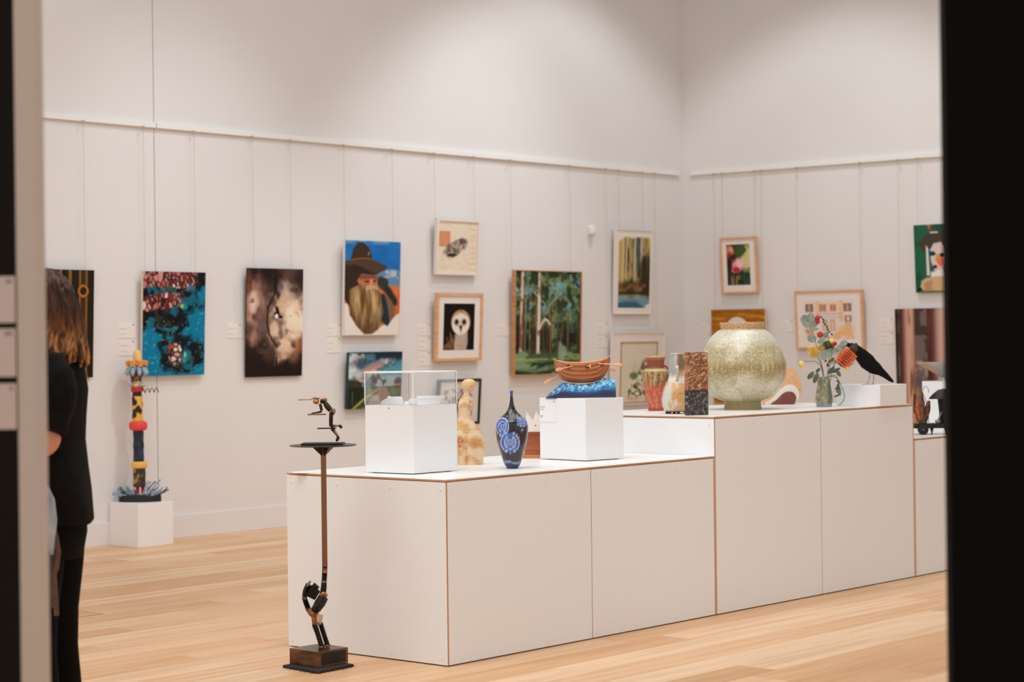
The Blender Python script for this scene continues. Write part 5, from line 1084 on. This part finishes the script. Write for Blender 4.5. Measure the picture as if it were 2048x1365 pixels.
# ================================================================== STEEL ACROBAT STAND
P = [hit_z(x, y, 0.012) for x, y in ((565, 1331), (635.7, 1343.7), (708, 1329))]
m_felt = mat('dark_felt', (48, 42, 44), .95, c2=(30, 26, 28), scale=80, bump=.8)
Bk = P[0]+P[2]-P[1]; ctr = (P[0]+P[2])/2
tm = thing('felt_mat', 'frayed dark felt mat under the steel sculpture', 'mat', (ctr.x, ctr.y, 0), 0)
q4_ = [p-ctr for p in (P[1], P[2], Bk, P[0])]
b = MB(); b.hexa([(v.x, v.y, .0004) for v in q4_]+[(v.x, v.y, .012) for v in q4_]); b.build('felt', m_felt, tm, bevel=.003)
rn = random.Random(3)
for i in range(2):
    a, e = (q4_[3], q4_[0]) if i else (q4_[0], q4_[1]); b = MB()
    for j_ in range(26):
        c_ = a.lerp(e, rn.random()); nrm = Vector(((e-a).y, -(e-a).x, 0)).normalized(); b.tube([(c_.x, c_.y, .006), (c_.x+nrm.x*.008, c_.y+nrm.y*.008, .005), (c_.x+nrm.x*.014+rn.uniform(-.008, .008), c_.y+nrm.y*.014, .001)], .0006, 4)
    fr_ = b.build('frayed_edge', m_felt, tm); fr_['kind'] = 'stuff'
P = [hit_z(x, y, 0.0125) for x, y in ((579.2, 1328.5), (635, 1337.0), (696.5, 1326.5))]; Bk = P[0]+P[2]-P[1]; ctr = (P[0]+P[2])/2
l = Loc((ctr.x, ctr.y, .0125)); s = l.s
t = thing('steel_sculpture', 'welded steel figure lifting a pole table with a small acrobat balanced on top', 'sculpture', l.O, ROTZ)
m_bs = mat('brushed_brown_steel', (128, 92, 66), .32, metal=.75, c2=(70, 48, 36), scale=7, stretch=(1, 1, 3)); m_chain = mat('black_chain_steel', (34, 27, 24), .42, metal=.6, c2=(16, 13, 12), scale=60); m_pole = mat('bronze_pole', (138, 100, 70), .3, metal=.8, c2=(112, 76, 50), scale=10, stretch=(1, 1, .1)); m_weld = mat('copper_weld', (172, 120, 84), .35, metal=.7, c2=(110, 66, 42), scale=60)
qs = [l.at(Vector((p.x, p.y, .0125))) for p in (P[1], P[2], Bk, P[0])]
Fl = Loc((P[1].x, P[1].y, .0125)); hb = Fl.p(635.3, 1305.4).z
b = MB(); b.hexa([(v.x, v.y, 0) for v in qs]+[(v.x, v.y, hb) for v in qs]); b.build('steel_box', m_bs, t, bevel=.0015)
def dark_panel(a, e):
    n = Vector(((e-a).y, -(e-a).x, 0)).normalized()*.0006; A, E = a.lerp(e, .12), a.lerp(e, .92); b = MB(); b.hexa([(A+n)[:2]+(hb*.12,) if False else (A.x+n.x, A.y+n.y, hb*.12), (E.x+n.x, E.y+n.y, hb*.12), (E.x, E.y, hb*.12), (A.x, A.y, hb*.12), (A.x+n.x, A.y+n.y, hb*.88), (E.x+n.x, E.y+n.y, hb*.88), (E.x, E.y, hb*.88), (A.x, A.y, hb*.88)]); b.build('dark_patch', mat('dark_patch_steel', (26, 18, 14), .4, metal=.4, c2=(52, 34, 24), scale=9), t)
dark_panel(qs[0], qs[1])  # darker steel rectangle set on one side face of the box
f = lambda x, y, d=0: l.p(x, y, d)
def limb(name, pts, rad, mm, nodes=0, rib=0.0, seg=12, parent=None):
    P = [f(*p) if len(p) == 3 else f(p[0], p[1]) for p in pts]; n = 8*len(P); d = np.r_[0, np.cumsum([(P[i+1]-P[i]).length for i in range(len(P)-1)])]; Q = []; R_ = []
    for i in range(n+1):
        u = d[-1]*i/n; Q.append(Vector([float(np.interp(u, d, [p[k_] for p in P])) for k_ in range(3)])); R_.append(float(np.interp(u, d, [r/s for r in rad]))*(1+(rib if i % 2 else -rib)))
    b = MB(); b.tube(Q, R_, seg); return b.build(name, mm, parent or t, smooth=rib == 0)
hz = f(649, 1293).z
limb('leg', [(644, 1296, 0), (636, 1270, 0), (628.5, 1249, 0)], (5.2, 5, 5.4), m_chain, rib=.14); limb('leg', [(655.5, 1293, .02), (648, 1270, .02), (640.5, 1247, .02)], (5, 4.8, 5.2), m_chain, rib=.14)
for x, y, d in ((644, 1296, 0), (655.5, 1293, .02)):
    b = MB(); b.ell(f(x-1, y-1.5, d), (6.5/s, 8/s, 2.6/s)); b.build('boot', m_weld, t, smooth=True)
limb('hips', [(634, 1250, .01), (632, 1238, .01), (628, 1226, .01)], (9.5, 9, 8), m_weld); limb('loin_cloth', [(639, 1230, -.012), (638.5, 1243, -.014), (639, 1250, -.012)], (7, 6, 3), mat('polished_steel_plate', (190, 170, 150), .25, metal=.8), seg=8)
limb('chest', [(630, 1222, 0), (640, 1207, 0), (647.5, 1194, 0)], (8.5, 11, 10), m_chain, rib=.05, seg=8); limb('rib_plate', [(637, 1222, -.022), (645, 1208, -.024), (651, 1196, -.02)], (4, 5, 4), m_iron, rib=.12, seg=6); limb('shoulder', [(640, 1191, -.005), (647, 1189, -.005), (652.5, 1195, -.005)], (5, 6.5, 5), m_weld)
limb('raised_arm', [(645.5, 1190, 0), (647.5, 1176, 0), (648.5, 1160, 0), (649.3, 1146, 0), (649.7, 1133, 0)], (6.2, 6, 5.2, 5.4, 5), m_chain, rib=.10); limb('arm_band', [(648, 1166, 0), (648.3, 1162, 0)], (5.8, 5.8), m_weld); limb('hand', [(650, 1146, -.01), (651, 1138, -.012)], (4.6, 4), m_weld)
limb('bent_arm', [(617, 1220, 0), (612.5, 1208, 0), (608.5, 1196, 0)], (5.6, 5.4, 5), m_chain, rib=.12); limb('elbow', [(609.5, 1200, 0), (609, 1192, 0)], (5.2, 5), m_weld); limb('forearm', [(609, 1194, -.005), (611, 1182, -.008), (615.5, 1168, -.01)], (5, 5.2, 3.6), m_chain, rib=.10); limb('waist_block', [(614, 1216, 0), (621, 1224, 0), (628, 1231, 0)], (5, 7, 7), m_weld)
b = MB(); b.rbox(f(624, 1185, -.004), (10/s, 10/s, 10.5/s), Matrix.Rotation(.55, 3, 'Y')@Matrix.Rotation(.5, 3, 'Z')); hd = b.build('head_block', m_chain, t, bevel=.002)
for a in range(4):
    b = MB(); b.rbox(f(627+a*2.4, 1171+a*2.2, -.012+.004*a), (2.0/s, 6/s, 4.6/s), Matrix.Rotation(.75, 3, 'Y')); b.build('hair_plate', m_iron, hd)
b = MB(); b.rbox(f(617.5, 1168, -.012), (2.2/s, 3/s, 6/s), Matrix.Rotation(.65, 3, 'Y')); b.build('finger_plate', m_steel, t)
# pole, gussets and round table
PB, PT = f(649.7, 1134, 0), f(651, 893, 0); PT.x = PB.x
M45 = Matrix.Rotation(.6, 3, 'Z'); b = MB(); b.rbox((PB+PT)/2, (4.1/s, 4.1/s, (PT.z-PB.z)/2), M45); b.build('pole', m_pole, t, bevel=.001)
tz = f(649, 890.5).z; rt = 67.5/s
b = MB(); b.lathe([(.0, tz-.004), (rt*.985, tz-.004), (rt, tz-.0025), (rt, tz-.0005), (rt*.985, tz+.001), (.0, tz+.001)], 64, (PB.x-.001, 0, 0)); b.build('table_top', mat('dark_polished_steel', (70, 62, 60), .22, metal=.85), t, smooth=True, sharp=50)
for a in (0.55, 2.2, 3.7, 5.3):
    dv = Vector((math.cos(a), math.sin(a), 0)); nv = Vector((-dv.y, dv.x, 0))*.0015; c_ = Vector((PB.x, 0, 0)); p0 = c_+dv*.006+Vector((0, 0, tz-.0045)); p1 = c_+dv*(26/s)+Vector((0, 0, tz-.0045)); p2 = c_+dv*.006+Vector((0, 0, tz-.0045-21/s)); b = MB(); b.add([p0-nv, p1-nv, p2-nv, p0+nv, p1+nv, p2+nv], [(0, 1, 2), (5, 4, 3), (0, 3, 4, 1), (1, 4, 5, 2), (2, 5, 3, 0)]); b.build('gusset', m_iron if a > 2 else m_pole, t)
pz_ = tz+.0012
b = MB(); b.box((f(604, 886).x, -.06, pz_), (f(688, 886).x, .06, pz_+.008)); b.build('figure_plate', m_iron, t, bevel=.001)
# acrobat (zoom coordinates of the small figure)
zo = f(672.8, 882).z-(pz_+.008)
def g(x, y, d=0): return (570+x/11.376, 780+y/11.376, d)
s_old = s
def al(name, pts, rad, mm, rib=0.0, seg=10):
    return limb(name, [g(*p) for p in pts], [r/11.376 for r in rad], mm, rib=rib, seg=seg)
m_fig = mat('dark_bronze', (62, 46, 38), .35, metal=.7, c2=(38, 28, 24), scale=60); m_shiny = mat('shiny_bronze', (176, 132, 104), .25, metal=.75, c2=(116, 80, 60), scale=60)
al('foot', [(1195, 1060, 0), (1210, 1100, 0), (1180, 1150, -.004), (1160, 1160, -.006)], (30, 38, 34, 18), m_fig); al('shin', [(1070, 885, 0), (1130, 960, 0), (1205, 1060, 0)], (45, 34, 24), m_shiny); al('knee', [(1070, 880, 0), (1110, 930, 0)], (44, 40), m_fig)
al('thigh', [(1045, 840, 0), (1045, 700, 0), (1050, 560, 0), (1060, 500, 0)], (42, 46, 46, 44), m_fig, rib=.10); al('seat', [(1085, 440, 0), (1105, 500, 0), (1085, 570, .005)], (52, 50, 34), m_shiny); al('torso', [(1040, 470, 0), (970, 390, 0), (915, 310, 0)], (62, 66, 58), m_fig, rib=.04); al('upper_back', [(960, 240, 0), (890, 220, 0), (810, 220, 0)], (36, 48, 40), m_shiny); al('collar', [(930, 300, 0), (860, 270, 0), (800, 270, 0)], (40, 46, 36), m_fig)
al('head', [(770, 285, 0), (730, 275, 0), (690, 270, 0), (640, 265, 0)], (38, 60, 62, 34), mat('orange_bronze', (196, 116, 66), .35, metal=.6)); al('cap', [(790, 200, 0), (700, 185, 0), (610, 200, 0)], (22, 34, 16), m_steel); al('balance_rod', [(300, 232, -.02), (620, 222, -.02)], (11, 11), m_weld); al('arm', [(800, 320, -.03), (820, 420, -.03), (838, 480, -.03)], (32, 34, 30), m_fig, rib=.08); al('forearm', [(838, 490, -.03), (760, 515, -.03), (600, 538, -.03)], (28, 22, 13), m_fig)
for x0, x1, y_, d in ((525, 930, 565, -.03), (745, 1160, 880, -.01)):
    A, B = f(*g(x0, y_, d)), f(*g(x1, y_, d)); b = MB(); b.box((A.x, d-.02, A.z-.0024), (B.x, d+.02, A.z+.0024)); b.build('balance_plank', m_weld if x0 < 600 else m_fig, t, bevel=.0005)
al('folded_leg', [(1040, 830, .02), (1130, 815, .02), (1220, 815, .02)], (44, 34, 22), m_shiny); al('raised_foot', [(1220, 810, .02), (1265, 835, .02), (1290, 880, .02)], (22, 38, 20), m_fig)

# ================================================================== TOTEM
zt = h4+.0004; l = Loc((c4.x, c4.y, zt)); l = Loc(l.O+RGT*l.p(281, 1007).x); s = l.s
def f3(x, y, d=0): return l.p(200+x/3.175, 680+y/3.175, d)
k = 3.175*s; g0 = f3(255, 1035).z
def T(x, y, d=0): v = f3(x, y, d); v.z -= g0; return v
t = thing('totem_sculpture', 'tall stacked clay totem in red, yellow and navy with coral pieces', 'sculpture', l.O)
def drum(name, x0, x1, y0, y1, mm, prof=None, fn=None, seg=40):
    a, c_ = T((x0+x1)/2, y1), T((x0+x1)/2, y0); r = (x1-x0)/2/k; h = c_.z-a.z; pr = prof or [(.94, 0), (1, .04), (1, .96), (.94, 1)]
    b = MB(); b.lathe([(r*p[0], h*p[1]) for p in smooth_prof(pr, 24 if fn else 5)], seg*2 if fn else seg, (a.x, 0, max(a.z, 0))); o = b.build(name, mm, t, smooth=True, sharp=50)
    if fn: paint(o, lambda x, y, z: fn(np.arctan2(x-a.x, -y), (z-a.z)/h))
    return o
m_blk = mat('black_base_paint', (20, 16, 14), .6); m_tred = mat('totem_red', (206, 40, 36), .45, c2=(180, 30, 28), scale=40); m_tred2 = mat('totem_coral_red', (224, 66, 60), .5); m_navy = mat('totem_navy', (20, 32, 48), .4, c2=(12, 20, 34), scale=30); m_ylw = mat('totem_yellow', (238, 176, 82), .5); m_cream = mat('totem_cream', (238, 200, 130), .6, c2=(228, 186, 110), scale=40)
b = MB(); a = T(255, 1035); b.lathe([(1, 0), (1.0, .008), (1.0, .040), (.97, .046), (.0, .046)], 48, (a.x, 0, 0), sx=134/k, sy=70/k); b.build('base', m_blk, t, smooth=True, sharp=40)
for x in (238, 272): b = MB(); b.tube([T(x, 985), T(x, 930)], 12/k, 8); b.build('red_post', m_tred, t, smooth=True)
def mott(th, h): n = fbm(th*2+5, h*3, 61); return lerp(lerp((58, 48, 36), (38, 32, 26), sst(.4, .6, n)), (176, 132, 44), sst(.55, .64, fbm(th*1.5+2, h*2.2, 63)))
def spots(th, h):
    d1, d2, i = worley((th+math.pi)/(2*math.pi), h, 26, 8, 2.6, 1.5); return lerp((232, 172, 62), (28, 20, 16), 1-sst(.16, .20, d1))
def navy(th, h): return lerp((16, 28, 42), (20, 62, 96), sst(.55, .68, fbm(th*3, h*5, 65)))
m_tv = vmat('totem_paint', .5)
drum('mottled_drum', 210, 292, 822, 942, m_tv, [(.9, 0), (1, .05), (.93, .4), (.97, .7), (.9, 1)], mott); drum('yellow_ring', 198, 300, 780, 826, m_ylw, [(.6, 0), (.93, .12), (1, .5), (.93, .88), (.6, 1)]); drum('navy_drum', 212, 280, 582, 782, m_tv, [(.92, 0), (1, .06), (.94, .35), (1.02, .5), (.93, .7), (1, .92), (.92, 1)], navy); drum('red_ring', 185, 300, 522, 586, m_tred2, [(.55, 0), (.92, .15), (1, .5), (.92, .85), (.55, 1)]); drum('spotted_drum', 205, 272, 372, 526, m_tv, None, spots); drum('navy_collar', 207, 265, 332, 374, m_navy); drum('red_collar', 197, 275, 310, 336, m_tred); drum('patchwork_collar', 200, 268, 272, 312, m_tv, None, lambda th, h: lerp((120, 150, 176), (230, 160, 60), (np.sin(th*5) > 0)*1.0)); drum('brown_drum', 192, 268, 182, 276, m_tv, [(.85, 0), (.9, .2), (1, .6), (.92, 1)], lambda th, h: lerp((58, 46, 36), (150, 104, 40), sst(.6, .68, fbm(th*3, h*4, 67)))); drum('cream_cap', 211, 263, 72, 150, m_cream, [(1, 0), (1.02, .3), (.98, .6), (.8, .86), (.4, .98), (.01, 1)])
m_opet = mat('orange_petal', (240, 166, 92), .6, c2=(226, 140, 66), scale=50); m_bpet = mat('pale_blue_petal', (168, 186, 204), .5, c2=(132, 152, 172), scale=50)
c_ = T(233, 158)
for j_ in range(14):
    a = 2*math.pi*j_/14; d_ = Vector((math.cos(a), math.sin(a), 0)); b = MB(); b.tube([Vector((c_.x, 0, c_.z+.012))+d_*.04, Vector((c_.x, 0, c_.z+.006))+d_*.07, Vector((c_.x, 0, c_.z+(.012 if j_ % 2 else -.02)))+d_*(62/k)], [.016, .022, .010], 10, flat=(.7, 1)); b.build('orange_petal', m_opet, t, smooth=True)
for j_ in range(9):
    a = 2*math.pi*(j_+.4)/9; d_ = Vector((math.cos(a), math.sin(a), 0)); z_ = T(233, 195).z; b = MB(); b.tube([Vector((c_.x, 0, z_+.01))+d_*.045, Vector((c_.x, 0, z_))+d_*(52/k), Vector((c_.x, 0, z_-.03))+d_*(64/k), Vector((c_.x, 0, z_-.045))+d_*(58/k)], [.014, .018, .014, .006], 8); b.build('blue_petal', m_bpet, t, smooth=True)
for j_ in range(8):
    a = 2*math.pi*j_/8; b = MB(); z_ = T(233, 296).z; b.ell((c_.x+36/k*math.cos(a), 36/k*math.sin(a), z_), (.02, .02, .014), noise=.3, rs=j_); b.build('nugget', m_bpet if j_ % 2 else m_ylw, t, smooth=True)
b = MB(); A = T(272, 322, -.03); b.tube([A+Vector((u*100/k, .014*math.sin(u*22), .016*math.cos(u*22)-.01+.004*u)) for u in np.linspace(0, 1, 60)], .0028, 6); b.build('coil_wire', m_iron, t, smooth=True)
rn = random.Random(12); m_cor = mat('blue_coral', (150, 172, 190), .55, c2=(110, 134, 156), scale=60); m_cor2 = mat('dark_coral', (70, 82, 88), .55)
for j_ in range(34):
    x = rn.choice((rn.uniform(-.14, -.04), rn.uniform(.04, .15), rn.uniform(-.1, .14))); y_ = rn.uniform(-.06, .05); hh = rn.uniform(.02, .06)+(.06 if .03 < x < .08 else 0); p0 = Vector((T(255, 1000).x+x*.9, y_, .044)); P_ = [p0]
    for q_ in range(4): P_.append(P_[-1]+Vector((rn.uniform(-.022, .022)+(.012 if x > 0 else -.012), rn.uniform(-.015, .015), hh/4)))
    b = MB(); b.tube(P_, [.0055, .005, .006, .004, .005], 6); b.build('coral_branch', m_cor if j_ % 5 else m_cor2, t, smooth=True)
# ================================================================== NEAR PARTITIONS EITHER SIDE OF THE VIEW
def near(px, depth, py=682.5):
    r = ray(px, py); P = CAM+r*(depth/r.dot(FWD)); return Vector((P.x, P.y, 0))
m_jamb = mat('dimmed_jamb_paint', (180, 162, 149), .6); m_darkbd = mat('dark_brown_board', (20, 13, 8), .8, spec=.15)  # white jamb: its dim light is put into this darker colour
DN = 4.0
A = near(34, DN); Bq = near(76, DN)
t = MB(); o0 = A
def flat_block(name, P0, P1, thick, z0, z1, mm, extra=0.0):
    v = (P1-P0); n = FWD*thick; b = MB(); V = [P0, P1, P1+n, P0+n]; c_ = (P0+P1)/2
    b.hexa([(p.x-c_.x, p.y-c_.y, z0) for p in V]+[(p.x-c_.x, p.y-c_.y, z1) for p in V]); o = b.build(name, mm, bevel=.002); o.location = (c_.x, c_.y, 0); return o
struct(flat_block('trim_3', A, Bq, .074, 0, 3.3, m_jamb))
L0 = A-RGT*.45
struct(flat_block('wall_near_left', L0, A-RGT*.0006, .06, 0, 3.3, m_darkbd))
R0 = near(1886.5, DN+.05)-FWD*.05
struct(flat_block('wall_near_right', R0, R0+RGT*.42, .05, 0, 3.3, m_black))
m_pinkcard = mat('pinkish_card', (186, 164, 154), .7)
for lab, y0, y1, num in (('top label card on the dark near board at the left edge', 553, 646, 2), ('middle label card on the dark near board at the left edge', 657.5, 754, 3), ('bottom label card on the dark near board at the left edge', 767.5, 859, 1)):
    lo = Loc(Vector((A.x, A.y, 0))); z1, z0 = lo.p(20, y0).z, lo.p(20, y1).z
    t = thing('label_card', lab, 'label card', Vector((A.x, A.y, z0))-RGT*.0625-FWD*.0004, ROTZ, 'label cards on the dark board')
    b = MB(); b.box((-.06, -.003, 0), (.0605, 0, z1-z0)); b.build('card', m_pinkcard, t)
    b = MB(); W_ = .004*num+.003; b.box((.054-W_, -.0034, z1-z0-.013), (.054, -.003, z1-z0-.007)); b.build('printed_number', m_ink2, t)

# ================================================================== THE PERSON
r = ray(108, 1000); PO = CAM+r*(6.5/r.dot(FWD)); PO.z = 0
tp = thing('person', 'person with long brown hair in a black shirt and trousers, half hidden by the partition', 'person', PO)
fv = Vector((-.99, .141, 0)); lv = Vector((-.141, -.99, 0)); c0 = Vector((-.030, 0, 0))
def B(fw, lf, z): return c0+fv*fw+lv*lf+Vector((0, 0, z))
m_skin = mat('skin', (206, 142, 112), .5, c2=(194, 126, 98), scale=12)
# continuous skinned body
sv = []; se = []; sr = []
def node(p, rx, parent=None, ry=None):
    sv.append(p); sr.append((rx, ry or rx)); 
    if parent is not None: se.append((parent, len(sv)-1))
    return len(sv)-1
pel = node(B(0, 0, .93), .12); ab = node(B(0, 0, 1.06), .105, pel); ch = node(B(-.01, 0, 1.24), .12, ab); nk0 = node(B(-.005, 0, 1.385), .06, ch); nk = node(B(.012, 0, 1.44), .05, nk0); hd0 = node(B(.03, 0, 1.49), .062, nk); hd1 = node(B(.035, 0, 1.545), .085, hd0); hd2 = node(B(.03, 0, 1.59), .075, hd1)
jaw = node(B(.085, 0, 1.475), .032, hd0); nose = node(B(.125, 0, 1.53), .012, hd1)
for sd in (1, -1):
    sh = node(B(-.045 if sd > 0 else .01, sd*.15, 1.345), .058, ch); el = node(B(-.105 if sd > 0 else .05, sd*(.205 if sd > 0 else .17), 1.09), .040, sh); wr = node(B(.12, sd*.16, 1.035) if sd > 0 else B(.10, sd*.19, .86), .027, el); pm = node(sv[wr]+(sv[wr]-sv[el]).normalized()*.075, .028, wr, .016)
    dv = (sv[pm]-sv[el]).normalized(); sdv = Vector((0, 0, 1)) if sd > 0 else fv; nrm = dv.cross(sdv).normalized()
    for k_, (o_, ln) in enumerate(((-.026, .060), (-.009, .076), (.009, .080), (.026, .072))):
        p1 = node(sv[pm]+dv*.018+sdv*o_, .0095, pm); p2 = node(sv[p1]+dv*ln*.5+nrm*.004, .0085, p1); node(sv[p2]+dv*ln*.4+nrm*.014*sd, .0075, p2)
    t1 = node(sv[wr]+dv*.03+sdv*.032, .011, pm); node(sv[t1]+dv*.035+sdv*.018, .009, t1)
    hp = node(B(0, sd*.085, .86), .095, pel); kn = node(B(.01, sd*.095, .48), .058, hp); an = node(B(-.03, sd*.10, .085), .037, kn); hl = node(B(-.05, sd*.10, .04), .032, an); node(B(.10, sd*.11, .035), .030, an); 
me = bpy.data.meshes.new('body'); me.from_pydata(sv, se, []); bo = bpy.data.objects.new('body', me); C.objects.link(bo); bo.parent = tp; me.materials.append(m_skin)
sk = bo.modifiers.new('skin', 'SKIN'); sk.use_smooth_shade = True
for i, (a, c_) in enumerate(sr): me.skin_vertices[0].data[i].radius = (a, c_); me.skin_vertices[0].data[i].use_root = (i == 0)
bo.modifiers.new('sub', 'SUBSURF').levels = 2; bo.modifiers['sub'].render_levels = 2
m_eye = mat('eye_white', (226, 222, 216), .2); m_iris = mat('eye_iris', (60, 44, 32), .2); m_lip = mat('lips', (176, 92, 84), .5)
for sd in (1, -1):
    b = MB(); b.ell(B(.104, sd*.034, 1.548), (.013, .013, .011)); b.build('eye', m_eye, tp, smooth=True); b = MB(); b.ell(B(.115, sd*.035, 1.548), (.005, .005, .006)); b.build('iris', m_iris, tp, smooth=True); b = MB(); b.ell(B(.02, sd*.088, 1.54), (.018, .010, .028)); b.build('ear', m_skin, tp, smooth=True)
b = MB(); b.ell(B(.110, 0, 1.487), (.010, .024, .007)); b.build('mouth', m_lip, tp, smooth=True)
def loft(name, secs, mm, seg=40, fn=None, closed=True):
    """secs: (centre fw, centre lf, z, half depth, half width); hem wobble by fn"""
    V = []; F = []
    for i, (cf, cl, z, rf, rl) in enumerate(secs):
        for k_ in range(seg):
            a = 2*math.pi*k_/seg; w_ = fn(i, a) if fn else (0, 1); V.append(B(cf+rf*math.cos(a)*w_[1], cl+rl*math.sin(a)*w_[1], z+w_[0]))
    n = len(secs)
    for i in range(n-1):
        for k_ in range(seg): F.append((i*seg+k_, i*seg+(k_+1) % seg, (i+1)*seg+(k_+1) % seg, (i+1)*seg+k_))
    if closed: F.append(tuple((n-1)*seg+k_ for k_ in range(seg)))
    b = MB(); b.add(V, F); o = b.build(name, mm, tp, smooth=True, sharp=120); md = o.modifiers.new('thick', 'SOLIDIFY'); md.thickness = .004; md.offset = -1; return o
m_shirt = mat('black_cotton', (19, 16, 15), .9, spec=.12, c2=(12, 10, 9), scale=20, bump=.25); m_trs = mat('black_trouser_cloth', (10, 8, 7), .9, spec=.1, bump=.2, scale=15)
def hem(i, a):
    dz = 0; m = 1
    if i == 0: dz = -.03*max(0, -math.cos(a))**1.0+.04*max(0, math.cos(a))+.004*math.sin(a*37)
    if i < 6: m = 1+.035*math.sin(a*5+i*.7)*(1-i/8)
    return dz, m
loft('shirt', [(.004, 0, .86, .150, .205), (.004, 0, .94, .140, .195), (.004, 0, 1.02, .130, .18), (.004, 0, 1.10, .122, .17), (-.0, 0, 1.18, .122, .175), (-.006, 0, 1.26, .124, .18), (-.008, 0, 1.32, .114, .175), (-.008, 0, 1.365, .098, .165), (-.004, 0, 1.39, .074, .10), (0, 0, 1.41, .062, .075), (.004, 0, 1.425, .060, .066)], m_shirt, fn=hem, closed=False)
for sd in (1, -1):
    S = B(-.055 if sd > 0 else .01, sd*.14, 1.345); E_ = B(-.090, sd*.215, 1.135) if sd > 0 else B(.05, sd*.175, 1.12); b = MB(); P_ = []; R_ = []
    for i in range(13):
        u = i/12; P_.append(S.lerp(E_, u)+fv*(-.022*sd*math.sin(math.pi*u))+Vector((0, 0, -.0))); R_.append((.072+.020*math.sin(math.pi*min(u*1.3, 1))+.003*math.sin(u*30)))
    b.tube(P_, R_, 24, flat=(1, .85)); b.build('sleeve', m_shirt, tp, smooth=True, sharp=70)
loft('trousers_seat', [(.0, 0, .72, .11, .17), (-.0, 0, .80, .125, .185), (0, 0, .88, .125, .18), (0, 0, .96, .112, .165), (0, 0, 1.02, .105, .15)], m_trs)
for sd in (1, -1):
    b = MB(); P_ = [B(.0, sd*.085, .84), B(.006, sd*.09, .70), B(.012, sd*.093, .55), B(.008, sd*.096, .42), B(-.012, sd*.098, .25), B(-.03, sd*.10, .06)]; b.tube(P_, [.102, .095, .082, .074, .068, .072], 24); b.build('trouser_leg', m_trs, tp, smooth=True)
    b = MB(); b.tube([B(-.085, sd*.10, .045), B(-.04, sd*.10, .05), B(.06, sd*.11, .042), B(.15, sd*.115, .032), B(.18, sd*.115, .03)], [.02, .04, .042, .032, .014], 16, flat=(.9, 1)); b.build('shoe', mat('black_shoe', (16, 14, 14), .4), tp, smooth=True)
# hair: scalp shell plus many wavy locks
m_hair = vmat('hair_strands', .5, spec=.2)
def hair_col(x, y, z):
    n = fbm(x*160+y*120, z*14+y*20, 5); h = np.clip((1.56-z)/.22, 0, 1)
    c = lerp((40, 23, 15), (82, 46, 26), sst(.4, .65, n)); c = lerp(c, (150, 92, 48), sst(.2, .7, h)*sst(.38, .58, n)); return lerp(c, (214, 154, 92), sst(.4, .9, h)*sst(.52, .66, n)*.95)
hairE = bpy.data.objects.new('hair', None)
b = MB(); b.ell(B(.012, 0, 1.553), (.112, .098, .098), seg=28, rings=18); b.ell(B(-.03, 0, 1.47), (.075, .09, .11), seg=24, rings=14)
rn = random.Random(8)
for j_ in range(150):
    a = math.radians(rn.uniform(62, 298)); el_ = rn.uniform(.15, 1.0)
    rx = .1*math.cos(a)*el_; ry = .098*math.sin(a)*el_; top = 1.553+.096*math.sqrt(max(0, 1-el_**2)); P0 = B(.012+rx, ry, top)
    out = Vector((0, 0, 0))+fv*math.cos(a)+lv*math.sin(a); ph = rn.uniform(0, 6.28); end = rn.uniform(1.33, 1.37); back = max(0, -math.cos(a))
    P_ = []; R_ = []
    for i in range(12):
        u = i/11; spread = .010+(.10-(.1*el_))*min(1, u*3)+.030*back*u**1.3+.016*u; wv = .014*math.sin(ph+u*8)*u
        q_ = P0+out*spread*(.9+.2*rn.random()*0)+lv*wv+fv*wv*.6; q_.z = top*(1-u)+end*u-.02*math.sin(math.pi*u)*(1-el_); P_.append(q_); R_.append((.0085+.0045*math.sin(math.pi*u*.8))*(1-.6*max(0, u-.8)*5*.8))
    b.tube(P_, R_, 6)
o = b.build('hair', m_hair, tp, smooth=True, sharp=180); paint(o, hair_col)
# bag hanging at her side
PB_ = Vector(PO); bl = Loc(PO)
def bp(px, py, d=-.24): return bl.p(px, py, d)
tb2 = thing('shoulder_bag', 'dark cloth bag with a pale scarf and brown straps, hanging at the person side', 'bag', PO+RGT*(-.06)-FWD*.25+Vector((0, 0, .50)))
def lb_(px, py, d=0.0): v = bl.p(px, py, -.25+d); return Vector((v.x+.06, d, v.z-.50))
m_bag = mat('dark_denim', (44, 46, 56), .9, c2=(28, 26, 30), scale=30, bump=.4); m_scarf = mat('pale_scarf', (172, 172, 176), .9, c2=(92, 104, 124), scale=14, stretch=(1, 1, .4)); m_strap = mat('brown_leather', (92, 60, 40), .5, c2=(60, 38, 26), scale=40)
b = MB(); b.tube([lb_(70, 1000), lb_(74, 1040), lb_(76, 1100), lb_(75, 1160), lb_(72, 1185)], [.02, .045, .052, .046, .02], 16, flat=(.55, 1) if False else None); b.build('bag_body', m_bag, tb2, smooth=True)
b = MB(); b.tube([lb_(92, 975, -.03), lb_(99, 1000, -.035), lb_(102, 1040, -.035), lb_(101, 1080, -.035), lb_(104, 1110, -.03)], [.008, .016, .019, .015, .006], 10); b.build('scarf', m_scarf, tb2, smooth=True)
b = MB(); b.tube([lb_(100, 1040, -.03), lb_(112, 1075, -.03), lb_(117, 1105, -.03), lb_(113, 1135, -.03), lb_(108, 1150, -.03), lb_(111, 1190, -.03), lb_(113, 1232, -.03)], .008, 8); b.build('strap', m_strap, tb2, smooth=True)
b = MB(); b.tube([lb_(96, 1060, -.02), lb_(106, 1110, -.02), lb_(107, 1160, -.02), lb_(109, 1215, -.02)], .009, 8); b.build('strap', m_strap, tb2, smooth=True)
b = MB(); b.tube([lb_(78, 1010, 0), lb_(84, 975, .0), lb_(90, 940, .01), lb_(92, 925, .015)], .007, 8); b.build('carry_handle', m_strap, tb2, smooth=True)
